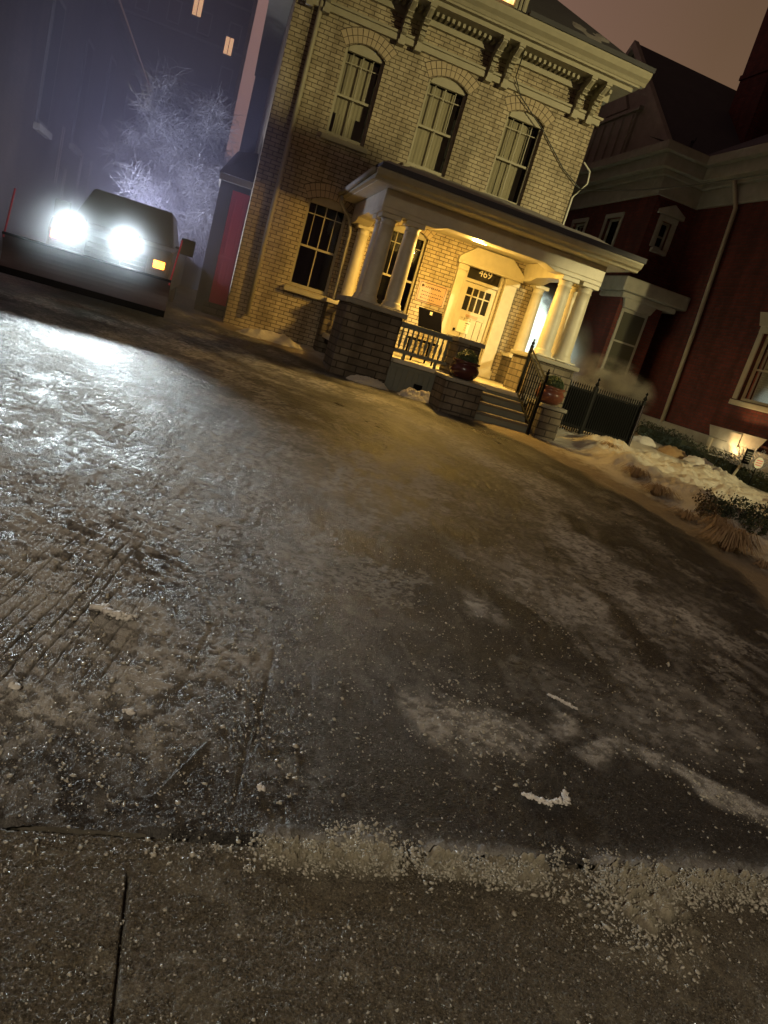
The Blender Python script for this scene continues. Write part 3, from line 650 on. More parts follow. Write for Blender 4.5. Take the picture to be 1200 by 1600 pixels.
ev = MB(); pr = [(12.62, 3.86), (12.5, 3.86), (12.48, 3.9), (12.42, 3.93), (12.38, 4.0), (12.38, 4.03), (12.62, 4.03)]
ev.prismx(pr, 2.12, 7.3); ev.build('porch_cornice', 'trim', H, bevel=.005)
MB().box(2.12, 2.2, 12.62, 15.98, 3.88, 4.02).build('side_fascia', 'trim', H); MB().box(7.2, 7.3, 12.62, 15.98, 3.88, 4.02).build('side_fascia', 'trim', H)
g1 = MB(); g1.tube([(2.08, 12.5, 3.98), (2.08, 15.9, 3.94)], .05, 10); g1.build('gutter', 'grey_trim', H, smooth=True)
pr_ = MB(); A = [(2.12, 12.4, 4.03), (7.3, 12.4, 4.03), (7.3, 15.98, 4.03), (2.12, 15.98, 4.03)]; B = [(3.4, 15.98, 4.86), (6.3, 15.98, 4.86)]
pr_.face([A[0], A[1], B[1], B[0]]); pr_.face([A[1], A[2], B[1]]); pr_.face([A[3], A[0], B[0]]); pr_.face(A[::-1]); pr_.build('porch_roof', 'shingle', H)
qx = np.linspace(2.2, 7.22, 120)[None, :]; qy = np.linspace(12.62, 15.98, 60)[:, None]; QX = qx+0*qy; QY = qy+0*qx
zfr = 4.03+(QY-12.4)*.83/3.58; zl = 4.03+(QX-2.12)*.83/1.28; zr = 4.03+(7.3-QX)*.83/1.0
QZ = np.minimum(np.minimum(zfr, zl), zr) + .09*(.35+fbm(QX, QY, 1.3, 4, 210))*sst(12.62, 13.0, QY) + .0
MB().box(2.16, 7.32, 12.36, 12.75, 4.032, 4.12).build('roof_edge', 'shingle', H)
ps = grid_mesh('porch_roof_snow', QX, QY, QZ, 'roofsnow'); ps.parent = H; ps.location = -LOC[H.name]
# floor, skirt, balustrades
fl = MB(); fl.box(2.4, 6.98, 12.98, 15.99, 1.06, 1.16); fl.box(3.37, 4.39, 12.86, 12.98, 1.08, 1.155); fl.box(4.87, 6.05, 12.86, 12.98, 1.08, 1.155); fl.build('porch_floor', 'paint', H, bevel=.008)
sk = MB(); sk.box(3.36, 4.4, 12.95, 12.98, .45, 1.08)
for i in range(9): sk.box(3.4+i*.11, 3.49+i*.11, 12.93, 12.951, .5, 1.03)
sk.box(3.36, 4.4, 12.915, 12.95, 1.0, 1.08); sk.build('porch_skirt', 'greenpaint', H)
MB().prismx([(12.94, .62), (12.88, .62), (12.88, .8), (12.94, .8)], 3.9, 4.06).build('skirt_vent', 'iron', H)
rl = MB(); rl.box(3.36, 4.4, 12.94, 13.06, 1.76, 1.82).box(3.36, 4.4, 12.96, 13.04, 1.72, 1.76).box(3.36, 4.4, 12.96, 13.04, 1.27, 1.33).box(3.55, 3.6, 12.97, 13.03, 1.155, 1.27).box(4.18, 4.23, 12.97, 13.03, 1.155, 1.27)
rail = rl.build('balustrade', 'greenpaint', H, bevel=.006)
def baluster(x, y, z0, z1, par, m='paint'):
    h = z1-z0; pr = [(.016, 0), (.016, .1), (.028, .14), (.018, .18), (.033, .38), (.024, .6), (.014, .78), (.026, .82), (.016, .86), (.016, 1)]
    return MB().lathe(x, y, [(r, z0+t*h) for r, t in pr], 10).build('baluster', m, par, smooth=True)
for i in range(10): baluster(3.43+i*.1, 13.0, 1.33, 1.72, rail, 'greenpaint')
for xx in (2.62, 6.84):
    r2 = MB(); r2.box(xx-.05, xx+.05, 14.0, 15.5, 1.74, 1.82).box(xx-.04, xx+.04, 14.0, 15.5, 1.26, 1.31).box(xx-.03, xx+.03, 14.4, 14.46, 1.16, 1.26).box(xx-.03, xx+.03, 15.2, 15.26, 1.16, 1.26)
    rr = r2.build('balustrade', 'paint', H, bevel=.005)
    for i in range(11): baluster(xx, 14.12+i*.125, 1.31, 1.74, rr)
# steps with side blocks
for i, (y, z) in enumerate(((12.62, 1.01), (12.36, .85), (12.1, .69))):
    MB().box(4.87, 6.05, y-.03, y+.3, z-.045, z).build('tread', 'wood', H, bevel=.008)
    MB().box(4.88, 6.04, y, y+.28, z-.17, z-.046).build('riser', 'greenpaint', H)
MB().box(4.88, 6.04, 12.87, 12.95, .5, 1.075).build('riser', 'greenpaint', H)
for xa, xb in ((4.14, 4.86), (6.06, 6.52)):
    MB().box(xa, xb, 11.9, 12.58, .25, 1.08).build('step_pedestal', 'stone', H, bevel=.025)
    MB().box(xa-.03, xb+.03, 11.87, 12.6, 1.08, 1.15).build('pedestal_cap', 'grey_trim', H, bevel=.015)
# iron handrail beside the steps
hr = MB(); x = 5.95; A0, A1 = Vector((x, 12.92, 2.06)), Vector((x, 11.92, 1.58))
hr.box(x-.025, x+.025, 12.9, 12.95, 1.0, 2.1).box(x-.025, x+.025, 11.9, 11.95, .5, 1.64)
for dz in (0, -.1, -.86): hr.tube([A0+Vector((0, 0, dz-.02)), A1+Vector((0, 0, dz-.02))], .018, 6)
hd = hr.build('handrail', 'iron', H)
for i in range(9):
    t = (i+.7)/9.6; p = A0.lerp(A1, t); MB().box(x-.009, x+.009, p.y-.009, p.y+.009, p.z-.88, p.z-.1).build('picket', 'iron', hd)
for y, z in ((12.925, 2.1), (11.925, 1.64)): MB().lathe(x, y, [(.012, z), (.03, z+.02), (.034, z+.04), (.02, z+.065), (.012, z+.08), (.02, z+.1), (.004, z+.12)], 10).build('finial', 'iron', hd, smooth=True)
# ---- front door and its surround
dr = MB(TF)
dr.box(5.02, 5.22, -.10, -.003, 1.17, 3.42).box(6.2, 6.5, -.10, -.003, 1.17, 3.42).box(5.0, 5.24, -.13, -.003, 3.3, 3.42).box(6.18, 6.54, -.13, -.003, 3.3, 3.42).box(4.98, 5.26, -.13, -.003, 1.17, 1.36).box(6.16, 6.54, -.13, -.003, 1.17, 1.36)
dr.box(5.26, 5.31, .02, .14, 1.17, 3.6).box(6.13, 6.19, .02, .14, 1.17, 3.6)
dr.prism([(4.96, 3.424), (6.58, 3.424), (6.58, 3.56), (6.2, 3.84), (5.3, 3.84), (4.96, 3.56)], -.16, -.003)
dr.box(5.02, 6.52, -.19, -.16, 3.424, 3.48)
ds = dr.build('door_surround', 'paint', H, bevel=.008)
MB(TF).box(5.31, 6.13, .04, .13, 3.12, 3.19).box(5.31, 6.13, .05, .13, 3.56, 3.62).box(5.22, 5.26, -.0, .14, 1.17, 3.62).build('transom_bar', 'paint', H, bevel=.006)
tw = MB(TF); tw.box(5.33, 6.11, .09, .1, 3.19, 3.56); tw = tw.build('transom_window', 'dark', H); M['darkglass'] = mat('dark_glass', (.02, .018, .014), .08); tw.data.materials[0] = M['darkglass']
def text(s, size, T3, m, parent, name, extrude=.003):
    c = bpy.data.curves.new(name, 'FONT'); c.body = s; c.size = size; c.extrude = extrude; c.align_x = 'CENTER'; c.align_y = 'CENTER'
    tmp = bpy.data.objects.new('tmp', c); col.objects.link(tmp); dg = bpy.context.evaluated_depsgraph_get(); me = bpy.data.meshes.new_from_object(tmp.evaluated_get(dg))
    bpy.data.objects.remove(tmp); me.transform(Matrix.Rotation(math.radians(90), 4, 'X')); me.transform(Matrix.Translation(Vector(T3)-LOC[parent.name])); me.materials.clear(); me.materials.append(M[m])
    o = bpy.data.objects.new(name, me); col.objects.link(o); o.parent = parent; LOC[o.name] = LOC[parent.name]; return o
text('469', .22, (5.74, WY+.084, 3.37), 'digits', tw, 'house_number')
dd = MB(TF)   # leaf built as stiles, rails and panels so the panes are openings
a, b, z0, z1 = 5.32, 6.12, 1.18, 3.11
dd.box(a, a+.1, .07, .115, z0, z1).box(b-.1, b, .07, .115, z0, z1).box(a+.1, b-.1, .07, .115, z1-.1, z1).box(a+.1, b-.1, .07, .115, 2.34, 2.5).box(a+.1, b-.1, .07, .115, z0, z0+.2)
for i in range(1, 4): xx = a+.1+(b-a-.2)*i/4; dd.box(xx-.014, xx+.014, .075, .11, 2.5, z1-.1)
dd.box(a+.1, b-.1, .076, .109, 2.82, 2.85)
for i in range(4):
    xx = a+.1+(b-a-.2)*i/4; dd.box(xx, xx+(b-a-.2)/4-.012, .085, .10, z0+.2, 2.34)
door = dd.build('front_door', 'paint', H, bevel=.004)
gm = MB(TF); gm.face([(a+.1, .1, 2.5), (b-.1, .1, 2.5), (b-.1, .1, 3.01), (a+.1, .1, 3.01)]); gm.build('door_pane', 'darkglass', door)
MB(TF).box(5.56, 5.86, .055, .07, 2.37, 2.43).build('mail_slot', 'sign', door)
nt_ = MB(TF).box(5.44, 5.73, .06, .066, 2.0, 2.27).build('paper_notice', 'paper', door)
nk = MB(TF)
for i, z in enumerate((2.22, 2.17, 2.12, 2.07)): nk.box(5.61, 5.61+(.1 if i == 0 else .05), .055, .059, z, z+(.018 if i == 0 else .007))
nk.build('notice_print', 'ink', nt_)
MB(TF).lathe(5.38, .045, [(.012, 2.0), (.026, 2.01), (.03, 2.03), (.02, 2.06)], 10).build('door_handle', 'iron', door, smooth=True)
# plaque on the wall, low relief lettering too worn to read
pl = MB(TF); pl.box(4.27, 4.95, -.03, -.003, 2.38, 2.83); pl = pl.build('wall_plaque', 'sign', H, bevel=.005)
pk = MB(TF); pk.box(4.3, 4.92, -.034, -.0305, 2.40, 2.415).box(4.3, 4.92, -.034, -.0305, 2.795, 2.81).box(4.3, 4.31, -.034, -.0305, 2.415, 2.795).box(4.91, 4.92, -.034, -.0305, 2.415, 2.795)
pk.lathe(4.37, -.034, [(.03, 2.71), (.034, 2.73), (.02, 2.76)], 8)
for z, x_, n in ((2.7, 4.43, 9), (2.6, 4.37, 12), (2.53, 4.37, 11), (2.46, 4.37, 8)):
    for i in range(n): pk.box(x_+i*.044, x_+i*.044+random.uniform(.018, .034), -.034, -.0305, z, z+random.uniform(.014, .03)*(1.6 if z == 2.7 else 1))
pk.build('plaque_lettering', 'ink', pl)
# porch light in the ceiling
MB().box(4.36, 4.70, 13.42, 13.58, 3.68, 3.862).build('light_base', 'paint', H)
MB().box(4.37, 4.69, 13.38, 13.56, 3.60, 3.68).build('porch_light', 'porchbulb', H, bevel=.02)
lamp('porch_lamp', 'AREA', (4.53, 13.47, 3.58), 150, (1, .585, .12), .3, (4.6, 14.1, 0))
lamp('porch_lamp_glow', 'POINT', (4.55, 13.75, 3.45), 215, (1, .585, .12), .08)
# downspouts, service cable
def spout(pts, r, name='downspout', par=H, m='trim'):
    return MB().tube(pts, r, 8).build(name, m, par, smooth=True)
spout([(.85, 15.9, 7.6), (.84, 15.92, 7.0), (.82, 15.92, 4), (.80, 15.92, 1.05)], .048)
spout([(2.1, 15.7, 3.95), (2.12, 15.8, 3.78), (2.4, 15.88, 3.52), (2.48, 15.9, 3.3), (2.5, 15.9, 2.2), (2.5, 15.9, 1.1), (2.46, 15.8, .86)], .042, m='grey_trim')
MB().tube([(7.13, 15.98, 6.25), (7.3, 15.9, 6.1), (7.33, 15.9, 5.85), (7.12, 15.96, 5.5)], .018, 6).build('service_cable', 'cable', H)
MB().tube([(7.12, 15.97, 5.5), (7.12, 15.97, 4.6)], .02, 6).build('service_cable', 'cable', H)
MB().tube([(7.2, 15.93, 5.71), (6.67, 15.95, 5.98), (5.98, 15.95, 6.51), (5.22, 15.9, 6.95), (4.98, 15.8, 7.2), (4.9, 15.5, 7.6)], .012, 5).build('cable_shadow', 'hcable', H)  # dark tube laid along the wall to stand for a wire's shadow
# black lounge chair on the porch
L = thing('lounge_chair', 'black reclined lounge chair on the porch behind the balustrade', 'chair', (4.15, 14.1, 1.16))
MB().hexa([(3.9, 13.7, 1.75), (4.4, 13.7, 1.75), (4.4, 13.73, 1.74), (3.9, 13.73, 1.74), (3.9, 14.1, 2.2), (4.4, 14.1, 2.2), (4.4, 14.13, 2.19), (3.9, 14.13, 2.19)]).build('backrest', 'panel', L, bevel=.01)
MB().box(3.9, 4.4, 13.72, 14.3, 1.55, 1.6).build('seat', 'iron', L, bevel=.01)
for x in (3.92, 4.36):
    for y in (13.74, 14.24): MB().box(x, x+.03, y, y+.03, 1.16, 1.56).build('leg', 'iron', L)
MB().box(4.12, 4.17, 13.98, 14.0, 2.1, 2.16).build('tag', 'paper', L)
# planters
def planter(x, y, z, label, m):
    P = thing('planter', label, 'planter', (x, y, z), 'planters on the step pedestals')
    MB().lathe(x, y, [(.13, z), (.2, z+.03), (.265, z+.12), (.27, z+.19), (.235, z+.26), (.215, z+.275), (.255, z+.29), (.255, z+.325), (.22, z+.325), (.2, z+.28)], 32).build('bowl', m, P, smooth=True)
    mb = MB()
    for i in range(2600):
        th = random.uniform(0, 2*math.pi); ph = math.acos(random.uniform(-.15, 1)); r = .21*(.86+.14*random.random()); c = Vector((x+r*math.sin(ph)*math.cos(th), y+r*math.sin(ph)*math.sin(th), z+.33+r*math.cos(ph)*.95))
        n_ = Vector((random.gauss(0, 1), random.gauss(0, 1), random.gauss(0, 1))).normalized(); t = n_.orthogonal().normalized(); s_ = .013
        mb.face([c-t*s_, c+n_.cross(t)*s_*.5, c+t*s_, c-n_.cross(t)*s_*.5])
    mb.lathe(x, y, [(.12, z+.28), (.15, z+.36), (.13, z+.43), (.04, z+.48)], 16)
    mb.build('boxwood_ball', 'leaf', P, fix=False)
    return P
planter(4.5, 12.2, 1.15, 'dark glazed bowl with clipped shrub on the left step pedestal', mat('dark_glaze', (.06, .018, .015), .2))
planter(6.26, 12.2, 1.15, 'orange terracotta bowl with clipped shrub on the right step pedestal', 'bronze')
# side door annex at the left corner, set back
AN = thing('side_entry', 'narrow side entry with red door and small blue roof beside the house corner', 'side porch', (.1, 17, .7))
rd = MB(); rd.box(-.02, .36, 17.0, 17.06, 1.05, 3.45); rd.box(-.06, .36, 16.96, 17.0, 2.02, 2.08).box(.06, .1, 16.97, 17.0, 1.12, 1.95).box(.2, .24, 16.97, 17.0, 1.12, 1.95).box(.06, .1, 16.97, 17.0, 2.15, 3.3).box(.24, .28, 16.97, 17.0, 2.15, 3.3)
rd.build('red_door', 'redpaint', AN, bevel=.005)
MB().box(-.12, -.03, 16.95, 17.1, .9, 3.5).build('door_post', 'siding', AN)
MB().box(-.34, .36, 16.7, 16.75, 3.55, 3.68).box(-.34, -.3, 16.75, 18.2, 3.55, 3.68).build('fascia', 'grey_trim', AN)
a2 = MB(); a2.face([(-.36, 16.68, 3.69), (.355, 16.68, 3.69), (.355, 18.2, 4.5), (-.1, 18.2, 4.4)]); a2.face([(-.36, 16.68, 3.69), (-.1, 18.2, 4.4), (-.36, 18.2, 3.69)]); a2.build('small_roof', 'slate', AN, fix=False)
MB().box(-.12, .36, 16.9, 17.6, .5, 1.04).build('doorstep', 'stone', AN)
MB().box(-.3, .34, 17.1, 18.2, .5, 3.6).build('annex_wall', 'siding', AN)
# dark rear wing seen behind the corner
RW = thing('rear_wing', 'tall dark brick rear wing rising behind the left corner of the buff house', 'building', (2, 25, .7))
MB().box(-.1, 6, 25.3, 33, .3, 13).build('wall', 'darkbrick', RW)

# ================================================================== red brick house on the right
RH = thing('red_brick_house', 'dark red brick house with pale cornices and steep shingled gable on the right', 'house', (13, 20, .9))
RX, RYB, RAX = 13.0, 20.3, 11.63
TC = lambda u, d, z: (RX + d, u, z)      # wall facing -X, u = world Y
TB = lambda u, d, z: (u, RYB + d, z)     # wall facing -Y
TA = lambda u, d, z: (RAX + d, u, z)
opsC = [(13.7, 15.55, 2.42, 4.1, 0)]
wc = wall_holes(TC, 10.4, RYB, .2, 7.7, opsC, .16).build('wall', 'red', RH, fix=False)
opsB = [(12.06, 12.39, 6.08, 6.84, 0), (12.5, 12.92, 2.35, 4.0, 0)]
wall_holes(TB, RAX, RX, .2, 7.7, opsB, .14).build('wall', 'red', RH, fix=False)
opsA = [(22.0, 22.85, 5.15, 6.95, 0), (24.3, 25.2, 5.15, 6.95, 0)]
wall_holes(TA, RYB, 30, .2, 7.7, opsA, .14).build('wall', 'red', RH, fix=False)
bk = MB(); bk.face([(RX, 10.4, .2), (22, 10.4, .2), (22, 10.4, 8.3), (RX, 10.4, 8.3)]); bk.face([(RAX, 30, .2), (22, 30, .2), (22, 30, 8.3), (RAX, 30, 8.3)]); bk.face([(22, 10.4, .2), (22, 30, .2), (22, 30, 8.3), (22, 10.4, 8.3)]); bk.build('rear_wall', 'red', RH)
MB().box(RX+.9, RX+1.0, 10.5, 30, .3, 8).box(RAX+.6, RX+.9, 21.2, 30, .3, 8).build('room_wall', 'dark', RH)
MB().box(RX-.10, RX-.003, 10.3, RYB-.0, .5, 1.12).box(RX-.14, RX-.003, 10.28, RYB, 1.12, 1.36).build('stone_base', 'grey_trim', RH, bevel=.02)
def entab(mb):   # plain deep entablature following the three walls
    for z0, z1, o_ in ((7.45, 7.95, .1), (7.95, 8.1, .22), (8.1, 8.45, .42), (8.45, 8.7, .6)):
        mb.box(RX-o_, RX+.2, 10.2, RYB-o_, z0, z1); mb.box(RAX-o_, RX+.2, RYB-o_, RYB+.3, z0, z1+.002); mb.box(RAX-o_, RAX+.2, RYB+.3, 30.2, z0, z1)
mb = MB(); entab(mb); mb.build('cornice', 'grey_trim', RH, bevel=.02)
# roof: gable wing (ridge along X) and front roof rising from the eave above wall C
r = MB(); yc, hw = 24.75, 4.3
za, zr_ = 8.7, 12.7
r.face([(RAX-.1, yc-hw, za), (24, yc-hw, za), (24, yc, zr_), (RAX-.1, yc, zr_)]); r.face([(RAX-.1, yc+hw, za), (24, yc+hw, za), (24, yc, zr_), (RAX-.1, yc, zr_)])
r.face([(RX-.6, 10, 8.7), (RX-.6, 20.4, 8.7), (RX+2.6, 20.4, 10.9), (RX+2.6, 12.8, 10.9)]); r.face([(RX+2.6, 12.8, 10.9), (RX+2.6, 20.4, 10.9), (24, 20.4, 10.9), (24, 12.8, 10.9)])
r.face([(RAX-.6, 20.0, 8.705), (RX+1, 20.0, 8.705), (RX+1, 21.0, 9.0), (RAX-.6, 21.0, 9.0)])
ro = r.build('roof', 'shingle', RH, fix=False)
rk = MB()
for s_ in (-1, 1):
    rk.hexa([(RAX-.25, yc+s_*hw*1.02, za-.12), (RAX-.08, yc+s_*hw*1.02, za-.12), (RAX-.08, yc, zr_-.2), (RAX-.25, yc, zr_-.2), (RAX-.25, yc+s_*hw*1.04, za+.1), (RAX-.08, yc+s_*hw*1.04, za+.1), (RAX-.08, yc, zr_+.06), (RAX-.25, yc, zr_+.06)])
rk.build('gable_rake', 'grey_trim', RH)
gb = MB(); gb.face([(RAX, yc-hw, za), (RAX, yc+hw, za), (RAX, yc, zr_)]); gb.build('gable_wall', 'grey_trim', RH, fix=False)
gw = MB(TA); gw.box(23.2, 25.9, -.08, -.003, 8.9, 10.3)
for yy in (23.3, 23.9, 24.5, 25.1, 25.7): gw.box(yy, yy+.12, -.14, -.08, 8.95, 10.2)
gw.prism([(23.9, 10.5), (25.3, 10.5), (24.6, 11.3)], -.12, -.003); gw.box(23.0, 26.1, -.16, -.003, 10.3, 10.42)
gw.build('gable_window', 'grey_trim', RH)
ch = MB(); ch.box(14.82, 18, 22.0, 23.4, 8.6, 17).box(14.78, 18, 21.96, 23.44, 12.4, 12.55); ch.build('chimney', 'red', RH)
ki = MB()
for i in range(9): x = 12.3+i*.1; ki.tube([(x, 20.8+i*.12, 8.95+.05*i), (x+.05, 20.8+i*.12, 9.25+.05*i+random.uniform(0, .15)), (x+.1, 20.8+i*.12, 8.98+.05*i)], .012, 5)
ki.build('snow_guard', 'iron', RH)
def rwin(T, a, b, z0, z1, lab, hood=None, m='grey_trim', fr_=.13, room=None, **kw):
    w = sash(T, RH, a, b, z0, z1, 0, lab, style=kw.get('style', 'plain'), m=m, curtain=kw.get('curtain'))
    s_ = MB(T); s_.box(a-fr_, a-.002, -.04, .02, z0-.0, z1+.0); s_.box(b+.002, b+fr_, -.04, .02, z0, z1); s_.box(a-fr_, b+fr_, -.05, .02, z1+.001, z1+fr_)
    if hood == 'ped': s_.prism([(a-fr_-.12, z1+fr_), (b+fr_+.12, z1+fr_), (b+fr_+.12, z1+fr_+.12), ((a+b)/2, z1+fr_+.34), (a-fr_-.12, z1+fr_+.12)], -.12, -.003)
    if hood == 'flare': s_.prism([(a-fr_, z1+fr_), (b+fr_, z1+fr_), (b+fr_+.16, z1+fr_+.34), (a-fr_-.16, z1+fr_+.34)], -.10, -.003)
    s_.build('surround', m, w, bevel=.01); sill(T, w, a, b, z0-.002, .14, .15, m)
    return w
w1 = rwin(TB, 12.06, 12.39, 6.08, 6.84, 'small pedimented upper window near the inner corner', 'ped', fr_=.16)
rwin(TB, 12.5, 12.92, 2.35, 4.0, 'narrow ground floor window beside the bay', 'flare', fr_=.07)
rwin(TA, 22.0, 22.85, 5.15, 6.95, 'upper side window nearest the corner', None, curtain=[(0, .4, 0, 1)])
rwin(TA, 24.3, 25.2, 5.15, 6.95, 'upper side window close to the buff house', None, curtain=[(0, .5, 0, 1)])
w4 = rwin(TC, 13.7, 15.55, 2.42, 4.1, 'wide lit ground floor window with red room inside', 'flare', fr_=.16, m='trim')
rm = MB(); rm.box(RX+.7, RX+.75, 12.8, 15.75, 1.5, 3.35); rm.build('red_room', 'redroom', w4)
bs = MB(); bs.tube([(RX+.4, 15.0, 3.1), (RX+.45, 14.3, 2.8)], .02, 6).tube([(RX+.4, 14.95, 3.1), (RX+.4, 15.1, 2.6)], .02, 6); bs.build('blind_rod', 'straw', w4)
# ground floor bay with its own hood
by_ = MB(); by_.box(10.95, 12.35, 19.1, 20.29, .5, 4.4).build('bay', 'red', RH)
hd_ = MB(); hd_.box(10.75, 12.95, 18.85, 20.28, 4.46, 4.86).box(10.85, 12.7, 18.95, 20.28, 4.3, 4.46).build('bay_hood', 'grey_trim', RH, bevel=.04)
TBay = lambda u, d, z: (u, 19.1 + d, z)
bw = MB(TBay); a, b = 10.95+.12, 11.95; bw.box(a, b, -.04, -.003, 2.15, 4.05); wb = bw.build('window', 'grey_trim', RH, label='wide window in the ground floor bay')
g_ = MB(TBay); g_.face([(a+.08, -.045, 3.15), (b-.08, -.045, 3.15), (b-.08, -.045, 3.95), (a+.08, -.045, 3.95)]); g_.face([(a+.08, -.045, 2.25), (b-.08, -.045, 2.25), (b-.08, -.045, 3.1), (a+.08, -.045, 3.1)]); g_.build('glass', mat('dim_blind_glass', (.06, .058, .042), .15), wb, fix=False)
MB(TBay).box(a-.1, b+.1, -.12, -.003, 2.0, 2.15).build('sill', 'grey_trim', wb, bevel=.01)
MB(TBay).prism([(a, 4.05), (b, 4.05), (b+.18, 4.4), (a-.12, 4.4)], -.12, -.003).build('hood', 'grey_trim', wb, bevel=.01)
# downpipe at the corner of wall C
spout([(RX-.3, 18.6, 8.0), (RX-.16, 18.5, 7.6), (RX-.12, 18.35, 7.3), (RX-.12, 18.1, 4), (RX-.12, 17.95, 1.3)], .06, par=RH)
# basement window head and flood lamp lighting the wall
wh = MB(TC); wh.prism([(15.95, 1.64), (15.8, 1.36), (14.1, 1.36), (13.9, 1.68)], -.16, -.141); wh.box(14.7, 15.1, -.18, -.141, 1.3, 1.62); wh.build('basement_lintel', 'grey_trim', RH)
MB(TC).box(15.62, 15.74, -.2, -.145, .75, 1.34).build('basement_jamb', 'trim', RH)
FL = thing('flood_lamp', 'small ground flood lamp lighting the red brick wall', 'lamp', (12.45, 14.95, .8))
MB().box(12.35, 12.55, 14.85, 15.05, .84, .94).build('housing', 'iron', FL); MB().box(12.37, 12.53, 14.87, 15.03, .94, .95).build('lens', 'flood', FL); MB().tube([(12.45, 14.95, .6), (12.45, 14.95, .84)], .02, 6).build('stake', 'iron', FL)
lamp('flood_lamp_light', 'SPOT', (12.5, 14.9, 1.0), 150, (1, .62, .26), .06, (13.1, 13.9, 2.3), 120, .9)
lamp('flood_lamp_low', 'POINT', (12.62, 15.2, 1.2), 5, (1, .78, .42), .05)
# ---- gate and fence panel between the houses
G = thing('iron_gate', 'black iron gate with spear pickets and solid black panel between the houses', 'gate', (8, 13.6, .65))
GY = 13.6; gx0, gx1 = 7.2, 9.12; zb, zt = .78, 1.55
fr = MB(); fr.box(gx0, gx1, GY-.02, GY+.02, zb, zb+.045).box(gx0, gx1, GY-.02, GY+.02, zt, zt+.04).box(gx1-.05, gx1, GY-.025, GY+.025, .6, zt+.1).build('frame', 'iron', G)
MB().box(gx0+.01, gx1-.06, GY+.0, GY+.012, zb-.02, zt+.02).build('panel', 'panel', G)
n = 34
for i in range(n):
    x = gx0+.03+i*(gx1-gx0-.1)/(n-1); pk_ = MB(); pk_.box(x-.009, x+.009, GY-.032, GY-.014, zb-.1, zt+.09); pk_.lathe(x, GY-.023, [(.012, zt+.09), (.018, zt+.105), (.002, zt+.15)], 6); pk_.build('picket', 'grey_iron' if 'grey_iron' in M else 'iron', G)
OC = MB().tube([(7.12, 15.96, 5.67), (7.72, 15.6, 5.80), (8.24, 15.2, 5.94), (9.02, 14.6, 6.22), (10.11, 13.8, 6.71), (10.54, 13.5, 6.94), (12, 12.5, 7.6)], .014, 6).build('overhead_cable', 'hcable'); tag(OC, 'thin black overhead cable sagging from the buff house corner across the red house cornice', 'cable')
for x in (gx0+.75, gx1+.04):
    ps_ = MB(); ps_.box(x-.03, x+.03, GY-.04, GY+.02, .5, zt+.16); ps_.lathe(x, GY-.01, [(.02, zt+.16), (.045, zt+.19), (.03, zt+.23), (.01, zt+.27), (.03, zt+.3), (.003, zt+.35)], 8); ps_.build('post', 'iron', G)
MB().tube([(gx1+.0, GY-.09, .6), (gx1+.0, GY-.09, 1.62)], .022, 8).build('latch_rod', 'chrome', G)

# ---- foliage helpers
def leafy(mb, c, rad, n, s, squash=1, hollow=.6):
    for i in range(n):
        d = Vector((random.gauss(0, 1), random.gauss(0, 1), random.gauss(0, 1))).normalized(); r = hollow+(1-hollow)*random.random()
        bmp = 1+.18*math.sin(d.x*7+c[0]*3)+.15*math.sin(d.y*6+d.z*5)
        p = Vector(c)+Vector((d.x*rad[0], d.y*rad[1], d.z*rad[2]))*r*bmp
        nn = Vector((random.gauss(0, 1), random.gauss(0, 1), random.gauss(0, 1))).normalized(); t = nn.orthogonal().normalized(); q = nn.cross(t); k_ = s*random.uniform(.6, 1.3)
        mb.face([p-t*k_, p+q*k_*.5, p+t*k_, p-q*k_*.5])
# clipped hedge along the red house
for i, (y, lab) in enumerate(((16.6, 'dark clipped hedge section below the corner downpipe'), (14.6, 'dark clipped hedge section below the basement lintel'), (12.6, 'dark clipped hedge section at the right edge of the view'))):
    mb = MB(); g0 = ground_at(12, y)
    for j in range(5): leafy(mb, (12.15, y-.8+j*.4, g0+.2), (.34, .34, .28), 420, .03)
    mb.box(12.0, 12.35, y-.95, y+.95, g0-.1, g0+.3)
    mb.build('hedge', 'hedgeleaf', fix=False); o = bpy.data.objects[[k for k in bpy.data.objects.keys() if k.startswith('hedge')][-1]]; tag(o, lab, 'hedge', 'hedge sections along the red house')
